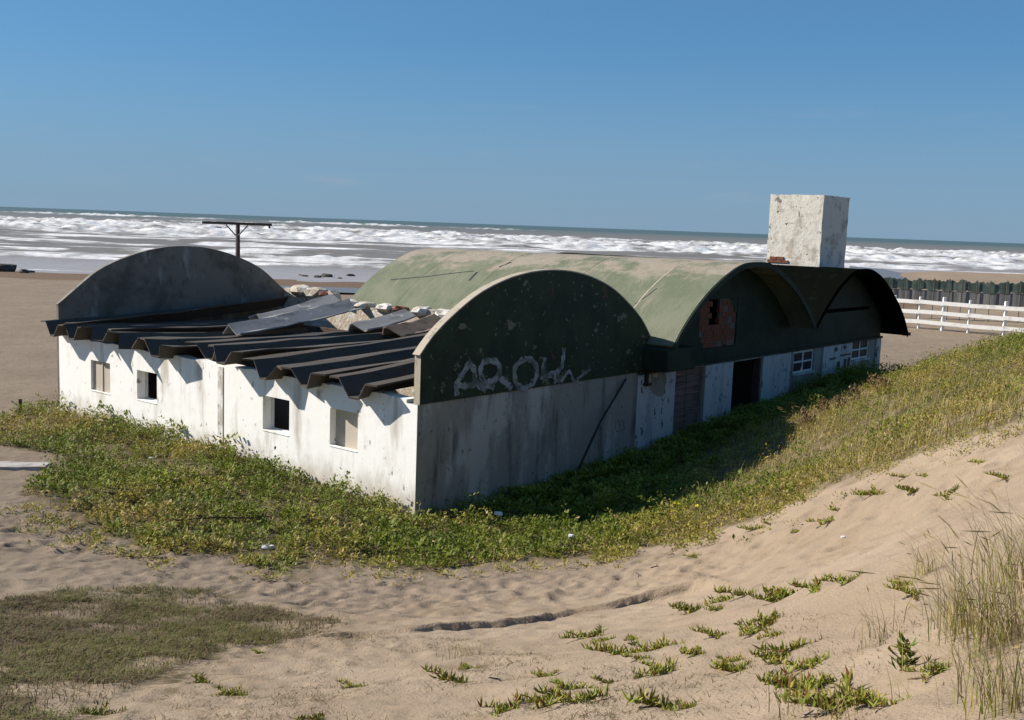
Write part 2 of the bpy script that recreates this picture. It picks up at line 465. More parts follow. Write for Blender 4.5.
# ------------------------------------------------------------------ terrain
ctrl_px = [  # sight line and ground height where it lands
    (60, 412, 0.0), (20, 405, 0.0), (0, 330, 0.05), (0, 292, 0.0), (20, 465, 0.05), (190, 442, 0.0), (300, 470, -0.05),
    (413, 507, -0.25), (100, 540, 0.15), (0, 540, 0.25), (250, 560, 0.1), (0, 620, 0.95), (100, 620, 0.9),
    (0, 720, 2.3), (100, 720, 2.4), (250, 640, 1.2), (250, 720, 2.6), (400, 590, 0.5), (400, 640, 1.35), (400, 720, 2.9),
    (300, 590, 0.45), (560, 575, 0.55), (560, 535, -0.15), (496, 510, -0.45), (542, 490, -0.45), (600, 620, 1.5), (600, 720, 3.6),
    (700, 540, 0.95), (700, 485, 0.35), (640, 520, 0.2), (640, 458, -0.35), (766, 412, 0.1), (720, 588, 1.5),
    (800, 445, 1.45), (850, 408, 2.1), (850, 480, 2.75), (850, 560, 2.95), (850, 640, 3.75), (850, 720, 4.2), (760, 500, 1.5),
    (900, 383, 2.6), (960, 362, 3.3), (1020, 345, 3.75), (1000, 400, 3.85), (1020, 440, 4.15), (1000, 520, 4.45), (1000, 600, 4.7), (1000, 720, 4.95),
]
ctrl = [tuple(atz(x, y, z)[:2]) + (z,) for x, y, z in ctrl_px]
ctrl += [(0, 0, 5.0), (-8, 0, 4.0), (8, 0, 5.6), (-25, 18, 0.7), (-25, 5, 2.2), (24, 18, 4.9), (26, 30, 3.9),
         (0, 62, 0.1), (-32, 60, 0.05), (20, 54, 0.25), (28, 70, 0.9), (45, 80, 0.9), (45, 60, 0.8), (40, 45, 1.2), (-40, 35, 0.1)]
for a, b, z in ((8, 5, 0), (8, 15, 0), (8, 25, 0), (-0.5, 20, 0.2), (-0.5, 27, 0.3), (5, 31, 0.2), (17, 31, 0.1), (-1.5, 30, 0.6), (18, 10, 0)):
    p = W(a, b); ctrl.append((p[0], p[1], z))
CT = np.array(ctrl)
def _U(r2): return np.where(r2 > 1e-9, 0.5 * r2 * np.log(np.maximum(r2, 1e-9)), 0.0)
_n = len(CT)
_K = _U((CT[:, None, 0] - CT[None, :, 0]) ** 2 + (CT[:, None, 1] - CT[None, :, 1]) ** 2) + np.eye(_n) * 1.2
_P = np.c_[np.ones(_n), CT[:, :2]]
_A = np.zeros((_n + 3, _n + 3)); _A[:_n, :_n] = _K; _A[:_n, _n:] = _P; _A[_n:, :_n] = _P.T
_w = np.linalg.solve(_A, np.r_[CT[:, 2], 0, 0, 0])
def shore_shift(X): return 120 * sstep(36, 84, X)
def shore_profile(X, Y):
    Y = Y - shore_shift(X)
    return -1.25 * sstep(93, 142, Y + 3.0 * fbm(X / 30, Y * 0 + 3, 3, 5)) - 1.5 * sstep(140, 220, Y)
def base_h(X, Y):
    X = np.asarray(X, float); Y = np.asarray(Y, float)
    z = _w[_n] + _w[_n + 1] * X + _w[_n + 2] * Y
    for i in range(_n):
        z = z + _w[i] * _U((X - CT[i, 0]) ** 2 + (Y - CT[i, 1]) ** 2)
    z = np.clip(z, -0.6, 6.0)
    far = np.maximum(sstep(70, 92, Y), sstep(34, 55, np.abs(X - 2)) * sstep(20, 40, Y))
    zf = shore_profile(X, Y) + 0.9 * sstep(15, 40, X) * (1 - sstep(85, 110, Y - shore_shift(X)))
    z = z * (1 - far) + zf * far
    a, b = to_ab(X, Y)
    ins = sstep(-0.15, 0.25, a) * sstep(-0.1, 0.25, b) * (1 - sstep(17, 17.4, a)) * (1 - sstep(29.0, 29.4, b))
    return z * (1 - ins) + np.minimum(z, -0.08) * ins
def ground(px, py, hf=None):
    """where a sight line meets the ground"""
    hf = hf or base_h
    r = ray(px, py); t = np.concatenate([np.linspace(3, 60, 500), np.linspace(60.2, 200, 300)]) / r[1]
    X = r[0] * t; Y = r[1] * t; Z = CAM_H + r[2] * t
    d = Z - hf(X, Y)
    i = int(np.argmax(d < 0)) if (d < 0).any() else len(t) - 1
    i = max(i, 1)
    f = d[i - 1] / (d[i - 1] - d[i] + 1e-9)
    return np.array([X[i - 1] + (X[i] - X[i - 1]) * f, Y[i - 1] + (Y[i] - Y[i - 1]) * f])

# wind-cut lip in the sand
scarp = np.array([ground(*q) for q in ((300, 640), (350, 637), (410, 636), (450, 632), (500, 627), (540, 621), (575, 613), (610, 609), (650, 601), (690, 592), (734, 584))])
lip_h = np.array([0.04, 0.07, 0.08, 0.13, 0.09, 0.11, 0.06, 0.11, 0.16, 0.20, 0.06])
def lip(X, Y):
    z = np.zeros_like(X); best = np.full(X.shape, 1e9)
    x0, x1 = scarp[0, 0], scarp[-1, 0]
    m = (X > x0 - 0.3) & (X < x1 + 0.3) & (Y > scarp[:, 1].min() - 3) & (Y < scarp[:, 1].max() + 5)
    xs = X[m]; ys = Y[m]
    yl = np.interp(xs, scarp[:, 0], scarp[:, 1]) + 0.10 * vnoise(xs / 0.9, xs * 0, 33); hh = np.interp(xs, scarp[:, 0], lip_h)
    d = ys - yl
    zz = np.where(d > 0, np.exp(-d / 1.1), sstep(-0.06, 0.0, d))
    z[m] = hh * zz * sstep(x0 - 0.3, x0 + 0.3, xs) * (1 - sstep(x1 - 0.25, x1 + 0.2, xs))
    return z

# footprints and wind hollows
path_line = np.array([ground(*q) for q in ((-150, 470), (0, 520), (110, 560), (250, 590), (400, 595), (540, 590), (650, 570), (760, 545), (880, 505), (1024, 465))])
FP = []
for k in range(1100):
    i = RNG.integers(0, len(path_line) - 1); tt = RNG.random()
    p = path_line[i] * (1 - tt) + path_line[i + 1] * tt
    FP.append((p[0] + RNG.normal(0, 1.2), p[1] + RNG.normal(0, 1.2), RNG.uniform(0, math.pi), RNG.uniform(0.7, 1.4)))
def detail_h(X, Y):
    near = 1 - sstep(45, 70, Y)
    z = 0.05 * fbm(X / 2.5, Y / 2.5, 3, 2) * near
    z += (0.042 * fbm(X / 0.75 + 0.3 * Y, Y / 0.5, 3, 9) + 0.022 * (1 - np.abs(vnoise(X / 0.33 + 0.5 * Y, Y / 0.30, 21)) * 2)) * near
    z += 0.07 * fbm(X / 5, Y / 5, 3, 30) * (1 - near)
    return z
def geo(a, b, first, ratio):
    out = [a]; s = first
    while out[-1] < b: out.append(out[-1] + s); s *= ratio
    return out
xs = np.array(sorted(set([round(v, 4) for v in np.arange(-11, 12.001, 0.065)])))
xs = np.r_[-np.array(geo(11, 900, 0.09, 1.06))[:0:-1], xs, np.array(geo(12, 900, 0.09, 1.06))[1:]]
ys = np.r_[-np.array(geo(-3.0, 60, 0.4, 1.3))[:0:-1], np.r_[np.arange(3.0, 12.5, 0.065), np.arange(12.5, 16.5, 0.035), np.arange(16.5, 27, 0.065)]]
ys = np.r_[ys, np.array(geo(ys[-1], 420, 0.075, 1.012))[1:]]
GX, GY = np.meshgrid(xs, ys)
GZ = base_h(GX, GY) + lip(GX, GY) + detail_h(GX, GY)
for fx, fy, fa, fs in FP:                                   # press the footprints in
    ix = np.searchsorted(xs, (fx - 0.5, fx + 0.5)); iy = np.searchsorted(ys, (fy - 0.5, fy + 0.5))
    if ix[0] >= ix[1] or iy[0] >= iy[1]: continue
    sx = slice(ix[0], ix[1]); sy = slice(iy[0], iy[1])
    dx = GX[sy, sx] - fx; dy = GY[sy, sx] - fy
    u = (dx * math.cos(fa) + dy * math.sin(fa)) / (0.16 * fs); v = (-dx * math.sin(fa) + dy * math.cos(fa)) / (0.09 * fs)
    r2 = u * u + v * v
    if abs(fy - np.interp(fx, scarp[:, 0], scarp[:, 1])) < 0.45: continue
    GZ[sy, sx] += 0.023 * fs * (-np.exp(-r2) + 0.45 * np.exp(-(np.sqrt(r2) - 1.7) ** 2 * 3))
aa, bb = to_ab(GX, GY)
inside = (aa > 0.05) & (aa < 17.2) & (bb > 0.05) & (bb < 29.1)
GZ[inside] = np.minimum(GZ[inside], -0.06)
def surf(X, Y):
    """height of the built ground"""
    X = np.atleast_1d(np.asarray(X, float)); Y = np.atleast_1d(np.asarray(Y, float))
    i = np.clip(np.searchsorted(xs, X) - 1, 0, len(xs) - 2); j = np.clip(np.searchsorted(ys, Y) - 1, 0, len(ys) - 2)
    fx = np.clip((X - xs[i]) / (xs[i + 1] - xs[i]), 0, 1); fy = np.clip((Y - ys[j]) / (ys[j + 1] - ys[j]), 0, 1)
    return ((GZ[j, i] * (1 - fx) + GZ[j, i + 1] * fx) * (1 - fy) + (GZ[j + 1, i] * (1 - fx) + GZ[j + 1, i + 1] * fx) * fy)
nx, ny = len(xs), len(ys)
idx = np.arange(nx * ny).reshape(ny, nx)
quads = np.stack([idx[:-1, :-1], idx[:-1, 1:], idx[1:, 1:], idx[1:, :-1]], -1).reshape(-1, 4)
me = mesh_np('sand_ground', np.stack([GX, GY, GZ], -1).reshape(-1, 3), quads, smooth=True)
GROUND_ME = me
tag(link('sand_ground', me, M['sand']), kind='structure')
def gp(px, py, lift=0.0):
    p = ground(px, py); return Vector((p[0], p[1], float(surf(p[0], p[1])[0]) + lift))

# ------------------------------------------------------------------ sea
SEA_Z = -1.2
sy_ = np.array(geo(112, 950, 0.8, 1.0058)); sy_ = np.r_[sy_, np.array(geo(sy_[-1], 16000, 8, 1.04))[1:]]
tx = np.linspace(-0.9, 0.9, 620)
TX, SY = np.meshgrid(tx, sy_)
SX = TX * SY
H = 0.10 * fbm(SX / 14, SY / 5, 3, 40) * sstep(140, 180, SY) + 0.5 * fbm(SX / 60, SY / 22, 3, 41) * sstep(200, 400, SY)
foam = np.zeros_like(SX)
def breaker(y0, wob, wl, hgt, seed, cover, front, back, fstr, thr_w=0.25):
    global H, foam
    yc = y0 + wob * fbm(SX / wl, SX * 0 + seed, 3, seed)
    m = sstep(cover, cover + thr_w, fbm(SX / (wl * 0.8), SX * 0 + seed * 1.7, 3, seed + 3) * 0.5 + 0.5)
    d = SY - yc
    prof = np.where(d < 0, np.exp(-(d / (front * 0.6)) ** 2), np.exp(-(d / (back * 0.8)) ** 2))
    lump = 0.65 + 0.8 * fbm(SX / 8, SY / 6, 3, seed + 7) + 0.28 * vnoise(SX / 2.6, SY / 5, seed + 8)
    H = H + hgt * prof * (0.45 + 0.55 * m) * (1 - m + m * lump)
    fm = np.where(d < 0, np.exp(-(d / front) ** 2), np.exp(-(d / back) ** 2)) * m * fstr
    foam = np.maximum(foam, fm * (0.75 + 0.5 * fbm(SX / 7, SY / 4, 4, seed + 9)))
off_shore = sstep(136, 165, SY - shore_shift(SX))
breaker(141, 2.5, 60, 0.05, 1, 0.05, 0.8, 1.0, 0.85)
breaker(176, 3, 80, 0.9, 2, 0.16, 3.0, 4.5, 1.0)
breaker(205, 6, 70, 0.9, 3, 0.42, 4, 9, 0.9)
breaker(240, 9, 90, 1.3, 4, 0.40, 6, 8, 0.95)
breaker(295, 12, 120, 1.8, 5, 0.42, 7, 12, 1.0)
breaker(385, 22, 170, 2.1, 6, 0.34, 22, 30, 1.05)
breaker(500, 30, 200, 2.6, 7, 0.22, 45, 40, 1.1)
breaker(660, 40, 220, 2.3, 8, 0.30, 50, 45, 1.05)
breaker(900, 50, 300, 2.4, 9, 0.50, 40, 40, 1.0)
breaker(1500, 70, 320, 3.0, 10, 0.46, 90, 60, 1.15)
H = H + 0.7 * fbm(SX / 45, SY / 11, 3, 44) * sstep(175, 230, SY) * (1 - sstep(420, 600, SY))
foam = np.maximum(foam, sstep(-0.22, 0.36, fbm(SX / 34, SY / 7, 5, 60)) * 0.88 * (1 - sstep(420, 700, SY)) * sstep(165, 190, SY))
foam = np.clip(foam * np.maximum(off_shore, SY < 150), 0, 1.2); H = H * np.maximum(off_shore, 0.02)
foam = foam * (0.72 + 0.55 * np.clip(fbm(SX / 11, SY / 16, 4, 88) + 0.35, 0, 1)) + 0.10 * fbm(SX / 3.5, SY / 9, 3, 91) * (foam > 0.2)
deep = sstep(500, 2600, SY)
V = np.stack([SX, SY, SEA_Z + H], -1).reshape(-1, 3)
ci = np.arange(SX.size).reshape(SX.shape)
quads = np.stack([ci[:-1, :-1], ci[:-1, 1:], ci[1:, 1:], ci[1:, :-1]], -1).reshape(-1, 4)
colr = np.stack([foam, deep, 1 - sstep(150, 205, SY - shore_shift(SX))], -1).reshape(-1, 3)
tag(link('sea', mesh_np('sea', V, quads, True, colr), M['sea']), kind='structure')

# ------------------------------------------------------------------ the building
BLD = empty('vaulted_building', (C0[0], C0[1], 0.0), math.pi / 2 - TH)      # local x runs along the facade, local y towards the sea
tag(BLD, 'abandoned white building with green barrel vault roofs and a chimney on the beach', 'building')

def wall_mesh(us, top, zbot, holes, y0, y1, along='x', zcuts=()):
    """a wall along x (or y) between y0 and y1 with a free top line and rectangular openings"""
    us = sorted(set([round(u, 4) for u in us] + [round(h[k], 4) for h in holes for k in (0, 1)]))
    zmax = max(top(u) for u in us) + 0.01
    zs = sorted(set([zbot, zmax] + [round(h[k], 4) for h in holes for k in (2, 3)] + list(zcuts)))
    mb = MB()
    def solid(i, j):
        if i < 0 or j < 0 or i >= len(us) - 1 or j >= len(zs) - 1: return False
        uc = (us[i] + us[i + 1]) / 2; zc = (zs[j] + zs[j + 1]) / 2
        for h in holes:
            if h[0] < uc < h[1] and h[2] < zc < h[3]: return False
        return zs[j] < max(top(us[i]), top(us[i + 1])) - 1e-6
    def P(u, y, z): return (u, y, z) if along == 'x' else (y, u, z)
    for i in range(len(us) - 1):
        for j in range(len(zs) - 1):
            if not solid(i, j): continue
            ua, ub = us[i], us[i + 1]
            za, zb = zs[j], zs[j]
            ta = max(min(zs[j + 1], top(ua)), zs[j]); tb = max(min(zs[j + 1], top(ub)), zs[j])
            q = lambda y: [P(ua, y, za), P(ub, y, zb), P(ub, y, tb), P(ua, y, ta)]
            mb.add(q(y0), [(0, 1, 2, 3)]); mb.add(q(y1), [(3, 2, 1, 0)])
            if not solid(i - 1, j): mb.add([P(ua, y0, za), P(ua, y1, za), P(ua, y1, ta), P(ua, y0, ta)], [(3, 2, 1, 0)])
            if not solid(i + 1, j): mb.add([P(ub, y0, zb), P(ub, y1, zb), P(ub, y1, tb), P(ub, y0, tb)], [(0, 1, 2, 3)])
            if not solid(i, j - 1): mb.add([P(ua, y0, za), P(ub, y0, zb), P(ub, y1, zb), P(ua, y1, za)], [(3, 2, 1, 0)])
            if not solid(i, j + 1): mb.add([P(ua, y0, ta), P(ub, y0, tb), P(ub, y1, tb), P(ua, y1, ta)], [(0, 1, 2, 3)])
    bm = bmesh.new()
    vs = [bm.verts.new(v) for v in mb.v]
    for f in mb.f:
        try: bm.faces.new([vs[i] for i in f])
        except ValueError: pass
    bmesh.ops.remove_doubles(bm, verts=bm.verts, dist=1e-5)
    bmesh.ops.dissolve_degenerate(bm, dist=1e-5, edges=bm.edges)
    bmesh.ops.recalc_face_normals(bm, faces=bm.faces)
    me = bpy.data.meshes.new('wall'); bm.to_mesh(me); bm.free()
    return me

# --- long wall with four small windows
WIN = [(13.77, 14.95, 0.90, 1.93), (11.10, 12.20, 0.95, 1.91), (4.78, 5.92, 0.93, 1.92), (2.08, 3.14, 0.94, 1.95)]
us = [0.371] + list(np.arange(0.8, 17.01, 0.4)) + [17.0]
rt = np.random.default_rng(3)
top_j = {round(u, 4): 2.56 + rt.uniform(-0.03, 0.03) for u in us}
lw = link('side_wall', wall_mesh(us, lambda u: top_j.get(round(u, 4), 2.56), -0.9, WIN, 0.0, 0.36, 'y'), M['white_wall'], BLD)
lw['label'] = 'sunlit whitewashed wall with four small windows'
for k, (a0, a1, z0, z1) in enumerate(WIN):
    sill = MB().box(-0.015, 0.26 if k not in (0, 3) else 0.08, a0 + 0.006, a1 - 0.006, z0 + 0.004, z0 + 0.045).build('window_sill', M['white_wall'], BLD, bevel=0.01)
    if k in (0, 3):
        dep = 0.09 if k == 0 else 0.2
        inf = MB().box(dep, dep + 0.1, a0 + 0.004, a1 - 0.004, z0 + 0.004, z1 - 0.004).build('window_infill', M['beige_board'], BLD)
        inf['label'] = 'beige panel closing the window opening'
        if k == 0:
            MB().box(dep - 0.025, dep - 0.003, (a0 + a1) / 2 - 0.03, (a0 + a1) / 2 + 0.03, z0 + 0.03, z1 - 0.03).build('batten', M['beige_board'], inf)
    else:
        fr = MB()
        t = 0.07
        fr.box(0.27, 0.34, a0 + .004, a0 + t, z0 + .004, z1 - .004); fr.box(0.27, 0.34, a1 - t, a1 - .004, z0 + .004, z1 - .004)
        fr.box(0.272, 0.338, a0 + t, a1 - t, z1 - t, z1 - .004); fr.box(0.272, 0.338, a0 + t, a1 - t, z0 + .004, z0 + t)
        fr.build('window_frame', M['frame_white'], BLD)
MB().box(-0.022, -0.003, 7.72, 7.98, -0.8, 2.5).build('pilaster', M['stain_strip'], BLD, bevel=0.008)['label'] = 'stained vertical strip on the white wall'

# --- arched profiles
def prof_from(pts):
    xs_ = [p[0] for p in pts]; zs_ = [p[1] for p in pts]
    def f(d):
        d = abs(d); i = 0
        for i in range(len(xs_) - 1):
            if d <= xs_[i + 1]: break
        # Catmull-Rom on the table
        x0, x1 = xs_[i], xs_[i + 1]; t = min(max((d - x0) / (x1 - x0), 0), 1)
        def sl(k):
            if k == 0: return 0.0
            if k == len(xs_) - 1: return (zs_[k] - zs_[k - 1]) / (xs_[k] - xs_[k - 1])
            return (zs_[k + 1] - zs_[k - 1]) / (xs_[k + 1] - xs_[k - 1])
        h = x1 - x0
        return ((2*t**3 - 3*t**2 + 1) * zs_[i] + (t**3 - 2*t**2 + t) * h * sl(i) + (-2*t**3 + 3*t**2) * zs_[i+1] + (t**3 - t**2) * h * sl(i+1))
    return f
P1 = prof_from([(0, 5.60), (1, 5.54), (2, 5.35), (3, 5.01), (4, 4.46), (4.6, 4.03), (4.97, 3.66), (5.2, 3.40)])
P2 = prof_from([(0, 5.83), (1, 5.76), (2.2, 5.36), (3.2, 4.86), (4.0, 4.33), (4.7, 3.74), (5.2, 3.20)])
_P3 = prof_from([(0, 5.53), (1, 5.46), (2.3, 5.05), (3.7, 4.28), (4.9, 3.40), (5.75, 2.46)])
def P3(d): return _P3(d if d > 0 else d * 1.16)
PB = prof_from([(0, 5.56), (1, 5.49), (2.2, 5.21), (3.4, 4.72), (4.3, 4.06), (4.9, 3.58)])

# --- front gable of the roofless bay
c1 = 5.0
gx = list(np.linspace(0.04, 10.2, 53))
g1 = link('gable', wall_mesh(gx, lambda u: P1(u - c1), 2.45, [], -0.03, 0.17, 'x'), M['green_gable'], BLD)
g1['label'] = 'dark green arched gable with white graffiti'
lowx = list(np.linspace(0.0, 9.5, 11))
lo = link('front_wall', wall_mesh(lowx, lambda u: 2.446, -0.9, [], 0.0, 0.37, 'x'), M['grey_wall_shaded'], BLD)
lo['label'] = 'shaded grey plaster wall below the green gable'
def second_mat(o, mat, test):
    o.data.materials.append(mat)
    for p in o.data.polygons:
        if test(p): p.material_index = 1
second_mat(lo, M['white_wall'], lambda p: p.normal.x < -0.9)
second_mat(g1, M['coping'], lambda p: p.normal.x < -0.9)
def arch_band(name, P, c, d0, d1, y0, y1, t_out, t_in, mat, parent, n=48, smooth=True):
    """curved slab following an arch: from P - t_in to P + t_out"""
    mb = MB(); rows = []
    for i in range(n + 1):
        d = d0 + (d1 - d0) * i / n
        e = 1e-3; s = (P(d + e) - P(d - e)) / (2 * e) if abs(d) > 2e-3 else 0.0
        nrm = Vector((-s, 0, 1)).normalized(); p = Vector((c + d, 0, P(d)))
        o_ = p + nrm * t_out; i_ = p - nrm * t_in
        rows.append(len(mb.v))
        mb.v += [(o_.x, y0, o_.z), (o_.x, y1, o_.z), (i_.x, y1, i_.z), (i_.x, y0, i_.z)]
    for i in range(n):
        a, b = rows[i], rows[i + 1]
        for k in range(4):
            mb.f.append((a + k, a + (k + 1) % 4, b + (k + 1) % 4, b + k))
    mb.f.append((rows[0] + 3, rows[0] + 2, rows[0] + 1, rows[0])); mb.f.append(tuple(rows[-1] + k for k in range(4)))
    o = mb.build(name, mat, parent)
    o.data.polygons.foreach_set('use_smooth', [False] * len(o.data.polygons))
    bm = bmesh.new(); bm.from_mesh(o.data); bmesh.ops.recalc_face_normals(bm, faces=bm.faces); bm.to_mesh(o.data); bm.free()
    return o
cp = arch_band('gable_coping', P1, c1, -5.0, 5.22, -0.045, 0.19, 0.035, -0.004, M['coping'], BLD)
cp['label'] = 'weathered tan cement edge along the arch'

# --- back gable of the roofless bay
gx = list(np.linspace(0.0, 9.8, 50))
bg = link('gable', wall_mesh(gx, lambda u: PB(u - 4.9), -0.6, [], 17.003, 17.13, 'x'), M['back_gable'], BLD)
bg['label'] = 'dark grey bare arched gable at the sea end'
arch_band('gable_coping', PB, 4.9, -4.92, 4.92, 16.99, 17.15, 0.022, -0.004, M['coping_dark'], BLD)

# --- partition with a broken top between the roofless bay and the first vault
pj = np.random.default_rng(5)
pu = list(np.arange(0.4, 17.0, 0.22)) + [17.0]
def part_top(u):
    v = 3.52 + 0.12 * float(vnoise(u * 0.9, 2.0, 71)) + 0.14 * float(vnoise(u * 3.1, 5.0, 72))
    return v if u < 13.9 else v + 0.28
pw = link('partition_wall', wall_mesh(pu, part_top, -0.5, [], 9.50, 9.86, 'y'), M['rubble'], BLD)
pw['label'] = 'broken tan wall top beside the vault'

# --- vault roofs
V2C, V3C = 15.02, 24.2
v2 = arch_band('vault_roof', P2, V2C, -5.1, 5.02, -1.0, 14.0, 0.0, 0.10, M['vault'], BLD, 64)
v2.rotation_euler = (-0.0105, 0, 0)
v2['label'] = 'pale green barrel vault with worn patches along its crown'
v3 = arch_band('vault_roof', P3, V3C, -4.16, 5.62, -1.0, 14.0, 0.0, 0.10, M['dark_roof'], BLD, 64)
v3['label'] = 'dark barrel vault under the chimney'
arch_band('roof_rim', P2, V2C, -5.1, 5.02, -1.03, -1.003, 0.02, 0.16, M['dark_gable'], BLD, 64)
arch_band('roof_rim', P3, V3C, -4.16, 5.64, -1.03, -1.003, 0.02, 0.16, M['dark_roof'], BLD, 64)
for a in (1.1, 4.3, 8.2, 11.4):
    arch_band('roof_seam', P2, V2C, -5.05, 4.4, a, a + (0.05 if a < 2 else 0.025), 0.006, -0.002, M['coping'] if a < 2 else M['vault'], v2, 48)
# cracks running over the vault
def vault_pt(P, c, d, y, lift=0.004): return (c + d, y, P(d) + lift)
def crack(pts, w):
    mb = MB()
    for (d0, y0), (d1, y1) in zip(pts[:-1], pts[1:]):
        n = 6
        for i in range(n):
            qa = [d0 + (d1 - d0) * i / n, y0 + (y1 - y0) * i / n]; qb = [d0 + (d1 - d0) * (i + 1) / n, y0 + (y1 - y0) * (i + 1) / n]
            L = math.hypot(d1 - d0, y1 - y0); nx_, ny_ = -(y1 - y0) / L * w / 2, (d1 - d0) / L * w / 2
            mb.add([vault_pt(P2, V2C, qa[0] - nx_, qa[1] - ny_), vault_pt(P2, V2C, qb[0] - nx_, qb[1] - ny_),
                    vault_pt(P2, V2C, qb[0] + nx_, qb[1] + ny_), vault_pt(P2, V2C, qa[0] + nx_, qa[1] + ny_)], [(0, 1, 2, 3)])
    mb.build('crack', M['black_metal'], v2)
crack([(-3.6, 12.8), (-3.3, 11.2), (-2.9, 9.8), (-2.75, 9.2)], 0.05)
crack([(-3.35, 8.9), (-2.8, 9.0)], 0.10)
crack([(-2.35, 8.3), (-1.9, 8.1)], 0.10)
crack([(-3.9, 1.2), (-3.5, 1.0), (-3.1, 0.9)], 0.04)
crack([(-4.5, 2.4), (-4.2, 2.0)], 0.04)

# --- second gable wall with the patch of bare brick
PATCH = (13.15, 15.72, 2.90, 4.55)
gx = list(np.linspace(10.16, 20.03, 48))
g2 = link('gable', wall_mesh(gx, lambda u: P2(u - V2C) - 0.103, 2.45, [PATCH], 0.0, 0.16, 'x'), M['dark_gable'], BLD)
g2['label'] = 'dark green gable with a patch of bare red brick'
bp = np.random.default_rng(9)
bl_me = MB().box(0, 0.315, 0, 0.13, 0, 0.175).mesh('brick'); bl_me.materials.append(M['brick'])
bh_me = MB().box(0, 0.150, 0, 0.13, 0, 0.175).mesh('brick_half'); bh_me.materials.append(M['brick'])
MB().box(13.16, 13.75, 0.05, 0.15, 2.91, 4.54).build('mortar_bed', M['mortar'], BLD)
MB().box(14.55, 15.71, 0.05, 0.15, 2.91, 4.54).build('mortar_bed', M['mortar'], BLD)
MB().box(13.75, 14.55, 0.05, 0.15, 2.91, 3.66).build('mortar_bed', M['mortar'], BLD)
for r_ in range(8):
    z = 2.915 + r_ * 0.2
    x = 13.165 - (0.165 if r_ % 2 else 0)
    while x < 15.6:
        hole = (13.8 < x + 0.1 < 14.5 and z > 3.6) or (bp.random() < 0.10)
        if not hole and x + 0.315 < 15.72 and x > 13.1:
            o = link('brick', bl_me, None, g2); o.location = (x, 0.012 + bp.uniform(0, 0.02), z)
        elif not hole and x <= 13.1:
            o = link('brick', bh_me, None, g2); o.location = (13.165, 0.015 + bp.uniform(0, 0.02), z)
        elif not hole and x + 0.15 < 15.72:
            o = link('brick', bh_me, None, g2); o.location = (x, 0.015 + bp.uniform(0, 0.02), z)
        x += 0.33
# plaster still clings to the edges of the patch
for x0, x1, z0, z1 in ((13.155, 13.50, 2.905, 3.12), (13.155, 13.33, 3.12, 3.32), (15.25, 15.715, 4.32, 4.545), (15.50, 15.715, 4.05, 4.32), (13.155, 13.42, 4.36, 4.545), (14.9, 15.1, 2.905, 2.99)):
    MB().box(x0, x1, 0.002, 0.045, z0, z1).build('plaster_remnant', M['dark_gable'], g2, bevel=0.02)
MB().box(9.75, 11.45, -0.92, -0.035, 2.52, 3.22).build('valley_gutter', M['dark_gable'], BLD, bevel=0.03)['label'] = 'dark gutter box in the valley between the arches'
# --- third gable wall
gx = list(np.linspace(20.036, 29.2, 48))
g3 = link('gable', wall_mesh(gx, lambda u: P3(u - V3C) - 0.103, 2.45, [], 0.0, 0.16, 'x'), M['dark_gable'], BLD)
g3['label'] = 'dark green gable below the chimney'
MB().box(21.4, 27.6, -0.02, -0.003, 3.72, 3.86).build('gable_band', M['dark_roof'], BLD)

# --- lower front wall with doors and windows
OPEN = [(11.78, 13.62, -0.9, 2.32), (15.62, 17.82, -0.9, 2.30), (20.50, 22.30, 1.48, 2.33), (26.14, 27.95, 1.60, 2.42)]
lw2 = link('front_wall', wall_mesh(list(np.linspace(9.503, 29.2, 21)), lambda u: 2.446, -0.9, OPEN, 0.004, 0.30, 'x'), M['grey_wall_shaded'], BLD)
lw2['label'] = 'shaded front wall with doorways and small windows'
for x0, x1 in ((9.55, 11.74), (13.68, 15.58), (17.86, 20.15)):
    MB().box(x0, x1, -0.05, -0.001, -0.8, 2.34).build('pillar', M['pillar_white_shaded'], BLD, bevel=0.015)['label'] = 'white pillar with peeling paint'
MB().box(28.70, 29.24, -0.06, -0.001, -0.8, 2.43).build('pillar', M['pillar_white_shaded'], BLD, bevel=0.015)
MB().box(9.5, 29.3, -0.09, -0.052, 2.38, 2.47).build('lintel_ledge', M['dark_gable'], BLD)
# bare render where the paint fell off the first pillar
pb_ = [fac(650 + x / 3.2, 374 + y / 3.2, -0.053) for x, y in ((2, 20), (12, 10), (22, 12), (28, -6), (36, 4), (50, 0), (54, 24), (48, 40), (50, 60), (36, 74), (20, 70), (6, 58), (-2, 40))]
mb = MB(); mb.add([(u, -0.053, z) for u, z in pb_] + [(u, -0.049, z) for u, z in pb_], [tuple(range(len(pb_)))])
mb.build('bare_plaster', M['grey_wall_shaded'], BLD)
# boarded opening: two leaves of boards
shu = MB().box(11.79, 13.61, 0.16, 0.2, -0.85, 2.31).build('door', M['wood_dark'], BLD)
shu['label'] = 'doorway closed with brown boards'
for leaf in range(2):
    xa = 11.82 + leaf * 0.9
    for k in range(14):
        z0 = -0.8 + k * 0.222
        MB().box(xa, xa + 0.86, 0.115 + bp.uniform(0, .015), 0.155, z0, z0 + 0.205).build('plank', M['plank_brown'], shu)
# open doorway jambs
MB().box(15.62 + .003, 15.72, 0.02, 0.28, -0.85, 2.29).build('door_jamb', M['wood_dark'], BLD)
MB().box(17.72, 17.82 - .003, 0.02, 0.28, -0.85, 2.29).build('door_jamb', M['wood_dark'], BLD)
